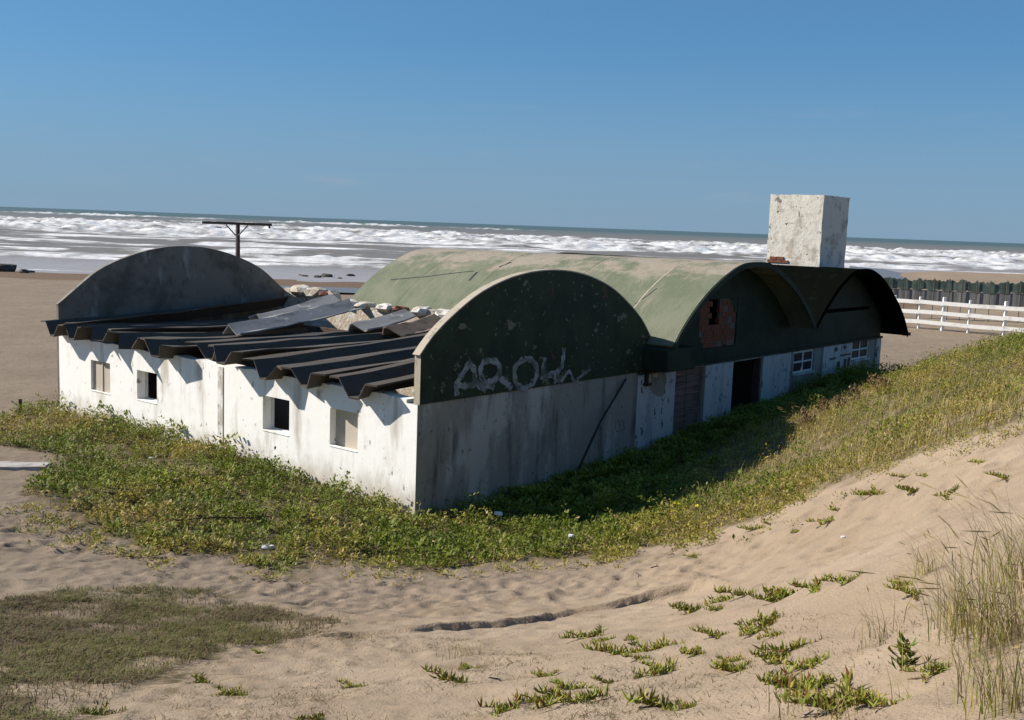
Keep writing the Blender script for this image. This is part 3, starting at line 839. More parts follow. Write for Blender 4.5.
# small paned windows
def paned(x0, x1, z0, z1, nx_, nz_):
    w = empty('window'); w.parent = BLD
    t = 0.07; f = MB()
    f.box(x0 + .003, x0 + t, 0.03, 0.11, z0 + .003, z1 - .003); f.box(x1 - t, x1 - .003, 0.03, 0.11, z0 + .003, z1 - .003)
    f.box(x0 + t, x1 - t, 0.032, 0.108, z0 + .003, z0 + t); f.box(x0 + t, x1 - t, 0.032, 0.108, z1 - t, z1 - .003)
    f.build('frame', M['frame_white'], w)
    for i in range(1, nx_):
        xm = x0 + (x1 - x0) * i / nx_
        MB().box(xm - 0.045, xm + 0.045, 0.04, 0.10, z0 + t, z1 - t).build('muntin', M['frame_white'], w)
    for j in range(1, nz_):
        zm = z0 + (z1 - z0) * j / nz_
        MB().box(x0 + t, x1 - t, 0.036, 0.104, zm - 0.03, zm + 0.03).build('muntin', M['frame_white'], w)
    for i in range(nx_):
        for j in range(nz_):
            xa = x0 + (x1 - x0) * i / nx_ + 0.05; xb = x0 + (x1 - x0) * (i + 1) / nx_ - 0.05
            za = z0 + (z1 - z0) * j / nz_ + 0.035; zb = z0 + (z1 - z0) * (j + 1) / nz_ - 0.035
            MB().box(xa, xb, 0.066, 0.072, za, zb).build('pane', M['glass'], w)
    MB().box(x0 - 0.06, x1 + 0.06, -0.07, 0.02, z0 - 0.08, z0 - 0.006).build('sill', M['pillar_white_shaded'], w)
paned(20.50, 22.30, 1.48, 2.33, 2, 2)
paned(26.14, 27.95, 1.60, 2.42, 2, 2)
# white panel with dark openings beside the window
pn = MB().box(23.12, 26.02, -0.045, -0.001, 0.2, 2.44).build('shutter_panel', M['pillar_white_shaded'], BLD)
pn['label'] = 'peeling white panel with dark broken panes'
for x0, x1, z0, z1 in ((24.2, 24.5, 2.10, 2.26), (25.1, 25.38, 2.14, 2.28), (23.75, 24.35, 1.78, 1.86), (24.75, 25.9, 1.86, 1.93), (24.5, 24.85, 1.30, 1.66),
                       (25.2, 25.5, 1.34, 1.72), (25.6, 25.88, 1.38, 1.76)):
    MB().box(x0, x1, -0.052, -0.047, z0, z1).build('pane', M['black_metal'], pn)
# end wall and rear wall
link('side_wall', wall_mesh(list(np.linspace(0.304, 14.0, 8)), lambda u: 2.6, -0.9, [], 28.9, 29.2, 'y'), M['white_wall'], BLD)
link('rear_wall', wall_mesh(list(np.linspace(10.17, 28.89, 60)), lambda u: max(P2(u - V2C) if u < V2C + 5.0 else -9, P3(u - V3C) if u > V3C - 4.17 else -9) - 0.30, -0.9, [], 13.6, 13.9, 'x'), M['white_wall'], BLD)
link('partition_wall', wall_mesh(list(np.linspace(0.31, 13.58, 6)), lambda u: 3.3, -0.9, [], 19.45, 19.62, 'y'), M['interior'], BLD)
MB().box(0.37, 28.88, 0.38, 13.55, -0.055, -0.03).build('floor_slab', M['interior'], BLD)
MB().box(0.37, 9.85, 13.55, 16.99, -0.056, -0.031).build('floor_slab', M['interior'], BLD)
MB().box(29.85, 30.25, -0.98, -0.75, 2.52, 2.66).build('eave_beam', M['wood_dark'], BLD)
MB().box(29.22, 29.80, 0.2, 0.35, 2.30, 2.44).build('eave_beam', M['wood_dark'], BLD)
# black lamp bracket below the valley
br = MB(); br.box(9.86, 9.96, -0.16, -0.055, 2.10, 2.42); br.box(9.80, 10.06, -0.22, -0.055, 2.02, 2.10)
br.build('wall_bracket', M['black_metal'], BLD)

# --- chimney
CH = (23.92, 26.5, 0.76, 3.12, 4.6, 8.44)
def rough_box(x0, x1, y0, y1, z0, z1, seg, amp, seed):
    bm = bmesh.new()
    bmesh.ops.create_cube(bm, size=1.0)
    bmesh.ops.subdivide_edges(bm, edges=bm.edges, cuts=seg, use_grid_fill=True)
    r_ = np.random.default_rng(seed)
    for v in bm.verts:
        edge = sum(abs(abs(c) - 0.5) < 1e-4 for c in v.co)
        k = amp * (1.6 if edge >= 2 else 0.5)
        v.co = Vector((x0 + (v.co.x + 0.5) * (x1 - x0), y0 + (v.co.y + 0.5) * (y1 - y0), z0 + (v.co.z + 0.5) * (z1 - z0)))
        v.co += Vector((r_.normal(0, k), r_.normal(0, k), r_.normal(0, k)))
    me = bpy.data.meshes.new('rough'); bm.to_mesh(me); bm.free(); return me
ch = link('chimney', rough_box(*CH, 14, 0.005, 4), M['chimney'], BLD)
ch['label'] = 'square white plastered chimney with stains and bare bricks'
cbr = MB().box(-0.012, 0.06, 0, 0.30, 0, 0.12).mesh('chimney_brick'); cbr.materials.append(M['brick'])
for r_, (n_, off) in enumerate(((3, 0.0), (2, 0.10))):
    for k in range(n_):
        o = link('brick', cbr, None, ch); o.location = (23.9 - 0.012, 3.08 - off - 0.32 * (k + 1), 5.62 + r_ * 0.135)
        o.scale = (1, 1, bp.uniform(0.85, 1.0))

# --- graffiti on the front gable, in the plane of the wall
def zpt(zx, zy): return fac(430 + zx / 6.024, 340 + zy / 6.024, -0.03)
def stroke(mb, pts, w, y=-0.036):
    P = [Vector((*p,)) for p in pts]
    # smooth the polyline
    Q = []
    for i in range(len(P) - 1):
        p0 = P[max(i - 1, 0)]; p1 = P[i]; p2 = P[i + 1]; p3 = P[min(i + 2, len(P) - 1)]
        for k in range(5):
            t = k / 5
            Q.append(0.5 * ((2 * p1) + (p2 - p0) * t + (2 * p0 - 5 * p1 + 4 * p2 - p3) * t * t + (3 * p1 - p0 - 3 * p2 + p3) * t ** 3))
    Q.append(P[-1])
    rows = []
    for i, q in enumerate(Q):
        d = (Q[min(i + 1, len(Q) - 1)] - Q[max(i - 1, 0)]); d = d.normalized() if d.length > 1e-6 else Vector((1, 0))
        n_ = Vector((-d.y, d.x)) * w * (0.42 + 0.10 * math.sin(i * 1.7))
        rows.append((q + n_, q - n_))
    for (a, b), (c, d) in zip(rows[:-1], rows[1:]):
        mb.add([(a.x, y, a.y), (b.x, y, b.y), (d.x, y, d.y), (c.x, y, c.y)], [(0, 1, 2, 3)])
letters = {
    'A': [[(162, 335), (160, 262), (205, 190), (245, 120)], [(160, 268), (215, 276), (272, 266)], [(228, 130), (262, 175), (275, 250), (335, 305)]],
    'R': [[(330, 120), (303, 180), (322, 245), (385, 290)], [(325, 125), (395, 130), (420, 180), (400, 232), (345, 255)], [(395, 205), (440, 245), (492, 292)]],
    'O': [[(560, 115), (510, 170), (520, 260), (570, 290), (625, 250), (645, 180), (610, 120), (560, 115)]],
    'H': [[(690, 105), (682, 170), (676, 240)], [(672, 222), (735, 205), (785, 175)], [(805, 45), (800, 110), (788, 178)], [(742, 205), (756, 258)]],
    'n': [[(788, 255), (838, 188), (868, 246), (925, 205), (965, 170)]],
}
for k, ss in letters.items():
    mb = MB()
    for i_, s_ in enumerate(ss): stroke(mb, [zpt(*p) for p in s_], (0.20 if k != 'n' else 0.12), -0.036 - 0.003 * i_)
    mb.build('graffiti_letter', M['graffiti'], g1)
def zpt2(zx, zy): return fac(590 + zx / 7.2, 360 + zy / 7.2, 0.0)
mb = MB(); stroke(mb, [zpt2(*p) for p in ((205, 430), (185, 460), (188, 505), (208, 515), (212, 470), (205, 430))], 0.05, -0.005)
mb.build('graffiti_letter', M['scrawl'], lo)
mb = MB(); stroke(mb, [zpt2(*p) for p in ((222, 440), (248, 445), (236, 470), (250, 490), (225, 510))], 0.05, -0.005)
mb.build('graffiti_letter', M['scrawl'], lo)

# --- folded roof sheets over the roofless bay
def sheet_mesh(L, seed, piece=False):
    r_ = np.random.default_rng(seed)
    prof = [(0.32, -0.03), (0.29, 0.0), (0.0, 0.0), (-0.36, -0.43), (-0.64, -0.44), (-0.98, -0.06), (-1.33, -0.05)]
    if piece: prof = [(0.42, -0.26), (0.12, 0.0), (0.0, 0.0), (-0.40, -0.42), (-0.60, -0.43)]
    th = 0.045; n = 9
    mb = MB(); rows = []
    for i in range(n + 1):
        x = L * i / n; sag = -0.05 * math.sin(math.pi * i / n) + r_.normal(0, 0.008)
        j = r_.normal(0, 0.02) if i in (0, n) else 0
        rows.append(len(mb.v))
        jj = [r_.normal(0, 0.09) * (i in (0, n)) for _ in prof]; wv = [r_.normal(0, 0.012) for _ in prof]
        mb.v += [(x + j + jj[q], y + wv[q], z + sag + wv[q]) for q, (y, z) in enumerate(prof)] + [(x + j + jj[q], y + wv[q], z + sag + wv[q] - th) for q, (y, z) in reversed(list(enumerate(prof)))]
    k_ = len(prof) * 2
    for i in range(n):
        for k in range(k_):
            a, b = rows[i] + k, rows[i] + (k + 1) % k_
            mb.f.append((a, rows[i + 1] + k, rows[i + 1] + (k + 1) % k_, b))
    m_ = len(prof)
    for k in range(m_ - 1):
        for rr, fl in ((rows[0], False), (rows[-1], True)):
            q = (rr + k, rr + k + 1, rr + k_ - 2 - k, rr + k_ - 1 - k)
            mb.f.append(q[::-1] if fl else q)
    return mb.mesh('roof_sheet')
SH = [(17.0, 3.05, 9.5, 0.0, .070), (15.73, 3.07, 8.3, 0.05, -.025), (14.07, 3.13, 7.8, 0.0, -.015), (12.45, 3.08, 7.5, 0.03, -.040), (10.88, 3.02, 6.4, 0.0, -.015),
      (9.25, 3.04, 8.3, 0.65, .003), (7.56, 3.17, 8.8, 0.02, .000), (5.76, 2.96, 9.2, -0.02, .047), (4.15, 2.93, 9.4, 0.0, .052), (2.33, 2.90, 9.3, 0.06, .070)]
for k, (a, z, L, dx, sl) in enumerate(SH):
    o = link('roof_sheet', sheet_mesh(L, 20 + k), M['sheet'], BLD)
    o.location = (-0.52 + dx, a, z); o.rotation_euler = (RNG.normal(0, 0.03), -math.atan(sl) + RNG.normal(0, 0.003), RNG.normal(0, 0.018))

for x_, z_ in ((4.9, 2.62), (6.6, 2.66), (8.3, 2.72)):
    MB().box(x_, x_ + 0.12, 0.45, 16.9, z_ - 0.2, z_).build('rafter', M['wood_dark'], BLD)
# things that came loose: sheets and rubble resting on the collapsed part
def local_to_world(x, y, z):
    p = W(y, x); return (p[0], p[1], z)
def loose_sheet(L, loc, rot, seed, mat, label, sc=(1, 1, 1)):
    o = link('fallen_roof_sheet', sheet_mesh(L, seed, True), mat)
    o.matrix_world = (Matrix.Translation(local_to_world(*loc)) @ Matrix.Rotation(math.pi / 2 - TH, 4, 'Z') @ Euler(rot).to_matrix().to_4x4() @ Matrix.Diagonal((*sc, 1)))
    tag(o, label, 'roof sheet', 'fallen roof sheets')
loose_sheet(3.3, (4.9, 12.9, 3.36), (R(-20), -math.atan(0.20), R(-4)), 50, M['sheet_pale'], 'pale grey sheet propped up beside the back gable')
loose_sheet(5.2, (2.8, 11.4, 3.30), (R(-16), -math.atan(0.115), R(1)), 51, M['sheet_pale'], 'long slanting sheet with its far end raised above the dark gap')
loose_sheet(2.6, (6.2, 9.3, 3.32), (R(-24), -math.atan(0.15), R(3)), 52, M['sheet_pale'], 'short bluish grey sheet lying tilted near the green vault')
loose_sheet(2.5, (5.9, 7.2, 3.42), (R(-18), -math.atan(0.12), R(5)), 53, M['sheet_rust'], 'rust brown sheet fragment next to the arch of the green gable')
loose_sheet(1.6, (7.6, 5.9, 3.50), (R(-26), -math.atan(0.05), R(-14)), 54, M['sheet_pale'], 'small pale sheet fragment against the broken wall top')

def chunk(name, size, seed, mat):
    bm = bmesh.new(); bmesh.ops.create_icosphere(bm, subdivisions=2, radius=0.5)
    r_ = np.random.default_rng(seed)
    for v in bm.verts:
        k = 1 + r_.normal(0, 0.13)
        v.co = Vector((round(v.co.x * 2.6) / 2.6 * 0.4 + v.co.x * 0.6, v.co.y, round(v.co.z * 2.6) / 2.6 * 0.4 + v.co.z * 0.6)) * k
        v.co = Vector((v.co.x * size[0], v.co.y * size[1], v.co.z * size[2]))
    me = bpy.data.meshes.new(name); bm.to_mesh(me); bm.free(); me.materials.append(mat); return me
M['rubble_white'] = weathered('rubble_white', (0.66, 0.62, 0.57), [((0.45, 0.38, 0.3), 3, S1, 0.5, 0.65)])
for k, (x, y, z, s, mt) in enumerate([(9.7, 16.2, 3.86, 0.9, 'rubble'), (9.7, 15.3, 3.86, 0.75, 'rubble'), (9.7, 14.6, 3.82, 0.6, 'brick'), (9.68, 13.2, 3.56, 0.7, 'rubble_white'),
                                      (9.6, 12.3, 3.56, 0.6, 'rubble'), (9.55, 11.2, 3.56, 0.7, 'rubble_white'), (9.6, 10.4, 3.56, 0.5, 'brick'), (9.6, 9.3, 3.58, 0.7, 'rubble_white'),
                                      (9.6, 8.1, 3.58, 0.7, 'rubble_white'), (9.6, 6.6, 3.56, 0.6, 'rubble'), (9.6, 5.2, 3.56, 0.7, 'rubble_white'), (9.6, 3.6, 3.56, 0.6, 'rubble_white')]):
    o = link('rubble_chunk', chunk('rubble_chunk', (s, s * 1.3, s * 0.55), 80 + k, M[mt]))
    o.location = local_to_world(x, y, z); o.rotation_euler = (0, 0, k * 1.3)
    lb = {'rubble': 'tan masonry chunk', 'brick': 'red brick chunk', 'rubble_white': 'whitish plaster chunk'}[mt]
    tag(o, lb + ' on the broken wall top between the sheets and the vault', 'rubble', 'rubble on the broken wall top')

# pole leaning against the front wall
p0 = fac(573, 468, -0.55); p1 = fac(625, 379, -0.06)
mb = MB().tube([local_to_world(p0[0], -0.55, p0[1] - 0.4), local_to_world((p0[0] + p1[0]) / 2, -0.30, (p0[1] + p1[1]) / 2 - 0.03), local_to_world(p1[0], -0.09, p1[1])], 0.035, 6)
tag(mb.build('leaning_pole', M['black_metal'], None, True), 'thin dark pole leaning against the grey front wall', 'pole')

# ------------------------------------------------------------------ utility pole, fences
pz = float(surf(-12.63, 50)[0])
up = empty('utility_pole', (-12.83, 50, pz))
tag(up, 'dark pole with a wide crossarm behind the grey arched gable', 'pole')
MB().tube([(0, 0, -0.3), (0.02, 0, 3), (0, 0, 6.45 - pz)], [0.14, 0.12, 0.10], 8).build('post', M['wood_dark'], up, True)
MB().box(-1.6, 1.6, -0.16, -0.101, 6.33 - pz, 6.45 - pz).build('crossarm', M['wood_dark'], up)
for s in (-1, 1):
    MB().tube([(s * 0.06, -0.13, 5.85 - pz), (s * 0.5, -0.13, 6.32 - pz)], 0.03, 5).build('brace', M['black_metal'], up)
MB().box(1.45, 1.53, -0.15, -0.11, 6.22 - pz, 6.33 - pz).build('insulator', M['black_metal'], up)

fq = [(893, 327.0), (918, 328.5), (942, 330.5), (968, 332), (1004, 336), (1032, 339), (1062, 342), (1095, 346)]
fpts = [gp(*q) for q in fq]
pa, pb = np.array(fpts[0][:2]), np.array(fpts[4][:2]); dv = (pb - pa) / np.linalg.norm(pb - pa)
for i, p in enumerate(fpts):
    r0 = ray(fq[i][0], 330)[:2]; t = np.linalg.solve(np.array([[dv[0], -r0[0]], [dv[1], -r0[1]]]), -pa)[0]; q = pa + dv * t
    fpts[i] = Vector((q[0], q[1], float(surf(q[0], q[1])[0])))
fen = empty('white_fence', tuple(fpts[2]))
tag(fen, 'white three rail post fence on the sand right of the building', 'fence')
f0 = fpts[2].copy()
hgt = 29.0 / 1088 * f0.y
for i, p in enumerate(fpts):
    q = p - f0
    w = 0.09 if i in (2, 4, 6) else 0.065
    MB().box(q.x - w, q.x + w, q.y - w, q.y + w, q.z - 0.4, q.z + hgt * (1.16 if i in (2, 4) else 1.12)).build('post', M['fence_white'], fen, bevel=0.01)
for fr_ in (0.95, 0.60, 0.25):
    for i in range(len(fpts) - 1):
        a = fpts[i] - f0; b = fpts[i + 1] - f0; t = 0.03; hh = 0.125
        d = (b - a); n_ = Vector((d.y, -d.x, 0)).normalized()
        off = n_ * 0.125
        za = a.z + hgt * fr_ + random.uniform(-0.03, .03); zb = b.z + hgt * fr_ + random.uniform(-0.03, .03)
        mb = MB()
        A_, B_ = Vector((a.x, a.y, 0)) + off, Vector((b.x, b.y, 0)) + off - d.normalized() * 0.006
        mb.add([(A_ + n_ * -t) + Vector((0, 0, za - hh)), (B_ + n_ * -t) + Vector((0, 0, zb - hh)), (B_ + n_ * t) + Vector((0, 0, zb - hh)), (A_ + n_ * t) + Vector((0, 0, za - hh)),
                (A_ + n_ * -t) + Vector((0, 0, za + hh)), (B_ + n_ * -t) + Vector((0, 0, zb + hh)), (B_ + n_ * t) + Vector((0, 0, zb + hh)), (A_ + n_ * t) + Vector((0, 0, za + hh))],
               [(0, 3, 2, 1), (4, 5, 6, 7), (0, 1, 5, 4), (1, 2, 6, 5), (2, 3, 7, 6), (3, 0, 4, 7)])
        mb.build('rail', M['fence_white'], fen)

# windbreak of dark netting on posts behind the white fence
M['net_post'] = weathered('net_post', (0.09, 0.085, 0.075), [])
wb = empty('windbreak_net', (34, 84, 0))
tag(wb, 'dark green netting windbreak strung on posts behind the white fence', 'windbreak')
npx = [870, 890, 906, 920, 935, 950, 963, 978, 992, 1008, 1022, 1040, 1060, 1085]
YB = 84.0
prev = None
for i, x_ in enumerate(npx):
    rr = ray(x_, 278); Y = YB - i * 0.45; X = rr[0] / rr[1] * Y
    zt = CAM_H - (38.5 + random.uniform(-0.8, 1.2)) / 1088 * Y; zg = float(surf(X, Y)[0])
    MB().tube([(X - 34, Y - 84, zg - 0.3), (X - 34 + random.uniform(-.05, .05), Y - 84, zt + random.uniform(-0.05, 0.05))], 0.03, 6).build('post', M['net_post'], wb)
    cur = (X - 34, Y - 84 + 0.09, zt)
    if prev:
        for (ta, tb, nm, mt, yo) in ((0.0, -0.95, 'net_panel', 'net', 0.0), (-0.9, -1.95, 'lower_net_panel', 'net_grey', 0.03)):
            mb = MB(); n = 8; rows = []
            for k in range(n + 1):
                t = k / n; x = prev[0] + (cur[0] - prev[0]) * t; y = prev[1] + (cur[1] - prev[1]) * t + yo; z = prev[2] + (cur[2] - prev[2]) * t
                sg = -0.16 * math.sin(math.pi * t) + random.uniform(-0.12, 0.08)
                top = z + ta + (sg if ta == 0 else 0); bot = z + tb + random.uniform(-0.06, 0.06) + 0.1 * math.sin(math.pi * t)
                bz = 0.012 * math.sin(k * 1.3 + i)
                rows.append((len(mb.v)))
                mb.v += [(x, y + bz * .5, top), (x, y + bz, (top + bot) / 2), (x, y + bz * .4, bot)]
            for k in range(n):
                for q in range(2):
                    mb.f.append((rows[k] + q, rows[k] + q + 1, rows[k + 1] + q + 1, rows[k + 1] + q))
            o = mb.build(nm, M[mt], wb)
            sm = o.modifiers.new('thick', 'SOLIDIFY'); sm.thickness = 0.012
    prev = cur

# ------------------------------------------------------------------ vegetation
def in_poly(X, Y, poly):
    poly = np.asarray(poly); n = len(poly); c = np.zeros(X.shape, bool); j = n - 1
    for i in range(n):
        xi, yi = poly[i]; xj, yj = poly[j]
        m = ((yi > Y) != (yj > Y)) & (X < (xj - xi) * (Y - yi) / (yj - yi + 1e-12) + xi)
        c ^= m; j = i
    return c
def scatter(poly, n):
    poly = np.asarray(poly); lo_ = poly.min(0); hi = poly.max(0)
    X = RNG.uniform(lo_[0], hi[0], n); Y = RNG.uniform(lo_[1], hi[1], n)
    m = in_poly(X, Y, poly); return X[m], Y[m], (hi - lo_).prod()

def blades(P, h, w, lean, az, colr, tip=None):
    """grass blades: quad + triangle, 5 verts each"""
    n = len(P); ca, sa = np.cos(az), np.sin(az)
    d = np.stack([ca, sa, 0 * ca], -1); s = np.stack([-sa, ca, 0 * ca], -1)
    up = np.array([0, 0, 1.0])
    m = P + up * (h * 0.55)[:, None] + d * (lean * h * 0.3)[:, None]
    t = P + up * (h * np.maximum(1 - 0.35 * lean, 0.35))[:, None] + d * (lean * h)[:, None]
    V = np.stack([P - s * w[:, None] / 2, P + s * w[:, None] / 2, m + s * w[:, None] * 0.4, m - s * w[:, None] * 0.4, t], 1)
    b = np.arange(n)[:, None] * 5
    C = np.repeat(colr[:, None, :], 5, 1)
    if tip is not None: C[:, 4] = tip; C[:, 2:4] = 0.5 * (C[:, 2:4] + tip[:, None, :])
    return V.reshape(-1, 3), b + np.array([[0, 1, 2, 3]]), b + np.array([[3, 2, 4]]), C.reshape(-1, 3)
def leaves(P, L, w, az, el, colr):
    """broad leaves: a folded diamond, 4 verts, 2 triangles"""
    d = np.stack([np.cos(az) * np.cos(el), np.sin(az) * np.cos(el), np.sin(el)], -1)
    s = np.stack([-np.sin(az), np.cos(az), 0 * az], -1); nrm = np.cross(d, s)
    mid = P + d * (L * 0.55)[:, None]
    V = np.stack([P, mid + s * (w / 2)[:, None] - nrm * (w * .2)[:, None], P + d * L[:, None], mid - s * (w / 2)[:, None] - nrm * (w * .2)[:, None]], 1)
    b = np.arange(len(P))[:, None] * 4
    return V.reshape(-1, 3), np.concatenate([b + np.array([[0, 1, 2]]), b + np.array([[0, 2, 3]])]), np.repeat(colr[:, None, :], 4, 1).reshape(-1, 3)

GREEN_D = np.array([0.078, 0.122, 0.013]); GREEN_M = np.array([0.178, 0.214, 0.022]); GREEN_Y = np.array([0.300, 0.250, 0.048])
STRAW = np.array([0.44, 0.335, 0.165]); BROWN = np.array([0.170, 0.105, 0.050]); OLIVE = np.array([0.205, 0.175, 0.055])

wallA = W(0, -0.05); 
low_edge = [(20, 497), (45, 512), (90, 540), (140, 546), (180, 562), (230, 556), (270, 577), (350, 566), (420, 578), (470, 570), (520, 563), (580, 562), (640, 552), (700, 540),
            (752, 522), (800, 500), (850, 484), (905, 458), (960, 440), (1010, 426), (1060, 415), (1120, 400)]
bank = [ground(*q) for q in low_edge]
bank += [np.array([26, 34]), W(-0.5, 34.0), W(-0.12, 29.4), W(-0.12, 0.0), W(-0.12, -0.12), W(17.2, -0.12), W(19.0, 0.5), ground(0, 418), ground(-60, 420), ground(-60, 440), ground(10, 447), ground(60, 455), ground(40, 475)]
bank = np.array(bank)
low_np = np.array([ground(*q) for q in low_edge])
patch = np.array([ground(*q) for q in ((-80, 600), (0, 604), (60, 592), (130, 588), (200, 592), (250, 604), (330, 622), (352, 632), (300, 641), (235, 648), (175, 668), (125, 692), (80, 715), (30, 738), (-80, 745))])
def edge_dist(X, Y):
    d = np.full(X.shape, 1e9)
    for p, q in zip(low_np[:-1], low_np[1:]):
        e = q - p; t = np.clip(((X - p[0]) * e[0] + (Y - p[1]) * e[1]) / (e @ e), 0, 1)
        d = np.minimum(d, np.hypot(X - p[0] - e[0] * t, Y - p[1] - e[1] * t))
    return d

def leafy_mat_plants(X, Y, hbase, nl, name, label, dry, lsc=1.0, rsc=1.0):
    """weeds: every plant is a spray of leaves on a short stem; dry 0..1 per plant"""
    n = len(X); Z = surf(X, Y)
    h = hbase
    k = np.repeat(np.arange(n), nl)
    f = RNG.random(len(k)) ** 0.7
    az = RNG.uniform(0, 2 * math.pi, len(k)); rad = (0.03 + 0.10 * RNG.random(len(k))) * (0.6 + h[k]) * rsc
    P = np.stack([X[k] + np.cos(az) * rad * 0.8, Y[k] + np.sin(az) * rad * 0.8, Z[k] + f * h[k]], -1)
    L = lsc * RNG.uniform(0.055, 0.12, len(k)) * (1 - 0.40 * sstep(3.0, 7.5, X))[k] * (0.75 + 0.5 * np.minimum(h[k], 1.0)); w = L * RNG.uniform(0.42, 0.7, len(k))
    el = RNG.uniform(-0.1, 1.2, len(k))
    g = RNG.random(len(k)); lush = np.clip(0.5 + 0.5 * fbm(X / 1.3, Y / 1.3, 3, 90), 0, 1)[k]
    C = GREEN_D * (1 - lush)[:, None] + GREEN_M * lush[:, None]
    yl = sstep(0.35, 0.75, dry[k] + 0.25 * (g - 0.5))[:, None]
    C = C * (1 - 0.7 * yl) + GREEN_Y * 0.7 * yl
    st = (RNG.random(len(k)) < dry[k] * 0.16)[:, None]
    C = np.where(st, STRAW * RNG.uniform(0.6, 1.0, (len(k), 1)), C)
    C = C * RNG.uniform(0.80, 1.55, (len(k), 1)) * np.array([1.10, 1.0, 1.0])
    V, F, Cc = leaves(P, L, w, az, el, C)
    o = link(name, mesh_np(name, V, F, False, Cc), M['leaf'])
    tag(o, label, 'weeds', kind='stuff')

# leaf litter and soil darken the sand under the plants
near_m = (GY > 3) & (GY < 60) & (np.abs(GX) < 40)
soil = np.zeros_like(GZ); gx_, gy_ = GX[near_m], GY[near_m]
wx = gx_ + 0.35 * fbm(gx_ / 0.9, gy_ / 0.9, 3, 95); wy = gy_ + 0.35 * fbm(gx_ / 0.9, gy_ / 0.9, 3, 96)
soil[near_m] = in_poly(wx, wy, bank) * sstep(0.0, 0.8, edge_dist(gx_, gy_) + 0.2) * 0.95 + in_poly(gx_ + 0.8 * fbm(gx_ / 0.7, gy_ / 0.7, 3, 97) + 0.9 * vnoise(gx_ / 0.11, gy_ / 0.11, 61), gy_ + 0.8 * fbm(gx_ / 0.7, gy_ / 0.7, 3, 98) + 0.9 * vnoise(gx_ / 0.11, gy_ / 0.11, 62), patch) * 0.95 * np.clip(0.85 + 1.3 * fbm(gx_ / 0.8, gy_ / 0.8, 4, 83), 0, 1) * (1 - 0.7 * sstep(-3.4, -1.6, gx_))
at_ = GROUND_ME.color_attributes.new('tint', 'FLOAT_COLOR', 'POINT')
c4 = np.zeros((GZ.size, 4), np.float32); c4[:, 0] = soil.ravel(); c4[:, 3] = 1; at_.data.foreach_set('color', c4.ravel())

# 1. the leafy weed mat round the building and over the bank
X, Y, _ = scatter(bank, 82000)
ed = edge_dist(X, Y); a_, b_ = to_ab(X, Y)
keep = (RNG.random(len(X)) < sstep(-0.05, 1.0, ed + 0.9 * fbm(X / 1.0, Y / 1.0, 3, 77)) * (0.18 + 0.82 * sstep(-0.30, 0.12, fbm(X / 1.7, Y / 1.7, 4, 78) + 0.2 - 0.25 * sstep(3, 8, X))))
far_left = sstep(11, 16, a_) * (b_ < 0)
keep &= RNG.random(len(X)) > 0.6 * far_left
X, Y, ed, a_, b_, far_left = X[keep], Y[keep], ed[keep], a_[keep], b_[keep], far_left[keep]
right = sstep(3.0, 7.5, X)
near_fac = (a_ < 0) & (a_ > -3.5) & (b_ > 0.3)
hump = np.exp(-((b_ - 23.5) / 3.6) ** 2 - ((a_ + 1.3) / 1.2) ** 2)
crest = np.exp(-((X - 15) / 3.5) ** 2) * sstep(24, 28, Y)
h = 0.10 + 0.36 * np.clip(fbm(X / 0.8, Y / 0.8, 4, 79) + 0.30, 0, 1) ** 1.3 * sstep(0, 1.2, ed) + 0.28 * (RNG.random(len(X)) < 0.05) * sstep(0.3, 1.5, ed)
h += 0.22 * RNG.random(len(X)) * (b_ < 0) * np.exp(-np.abs(b_) / 0.9) * (a_ > -0.5) + near_fac * 0.22 * RNG.random(len(X)) + 1.35 * hump * RNG.uniform(0.45, 1, len(X)) + 0.25 * crest
h *= 1 - 0.35 * right * (1 - crest)
dry = np.clip(0.26 + 0.42 * right + 0.45 * np.exp(-ed / 0.9) + 0.75 * fbm(X / 1.9, Y / 1.9, 4, 80) - 0.5 * crest + 0.3 * far_left, 0, 1)
leafy_mat_plants(X, Y, h, 14, 'leafy_weeds', 'dense green leafy weeds round the white walls and over the bank', dry)
nW = len(X)
Xc, Yc, _ = scatter(bank, 9000)
ac, bc = to_ab(Xc, Yc); edc = edge_dist(Xc, Yc)
pc = (edc > 0.5) * np.clip(0.55 * np.exp(-np.abs(bc) / 1.3) * (bc < 0) + 0.16 * (Xc < 3) + 0.25 * np.exp(-((Xc - 15) / 3.5) ** 2) + 0.10, 0, 1) * (fbm(Xc / 2.1, Yc / 2.1, 3, 120) > -0.05)
kc = RNG.random(len(Xc)) < pc * 0.55
Xc, Yc, ac, bc = Xc[kc], Yc[kc], ac[kc], bc[kc]
hc = RNG.uniform(0.18, 0.5, len(Xc)) * (1 + 0.3 * (np.abs(bc) < 1.0))
leafy_mat_plants(Xc, Yc, hc, 46, 'leafy_clumps', 'taller fresh green weed clumps standing out of the weed mat', np.clip(0.15 + 0.4 * fbm(Xc / 0.5, Yc / 0.5, 2, 121), 0, 0.6), 1.35, 2.0)
qx = np.array([low_np[i] * (1 - t) + low_np[i + 1] * t for i, t in zip(RNG.integers(0, len(low_np) - 1, 2600), RNG.random(2600))])
qx = qx + RNG.normal(0, 0.55, qx.shape); kq = fbm(qx[:, 0] / 0.7, qx[:, 1] / 0.7, 3, 130) > 0.0; qx = qx[kq]
leafy_mat_plants(qx[:, 0], qx[:, 1], RNG.uniform(0.04, 0.16, len(qx)), 12, 'straggling_weeds', 'small weeds straggling over the sand at the edge of the weed mat', RNG.uniform(0.3, 1.0, len(qx)), 0.85, 1.3)
nt_ = 620
bt = RNG.uniform(3.0, 28.6, nt_); at2 = -0.35 - np.abs(RNG.normal(0, 1.2, nt_)); pt = np.array([W(a, b) for a, b in zip(at2, bt)])
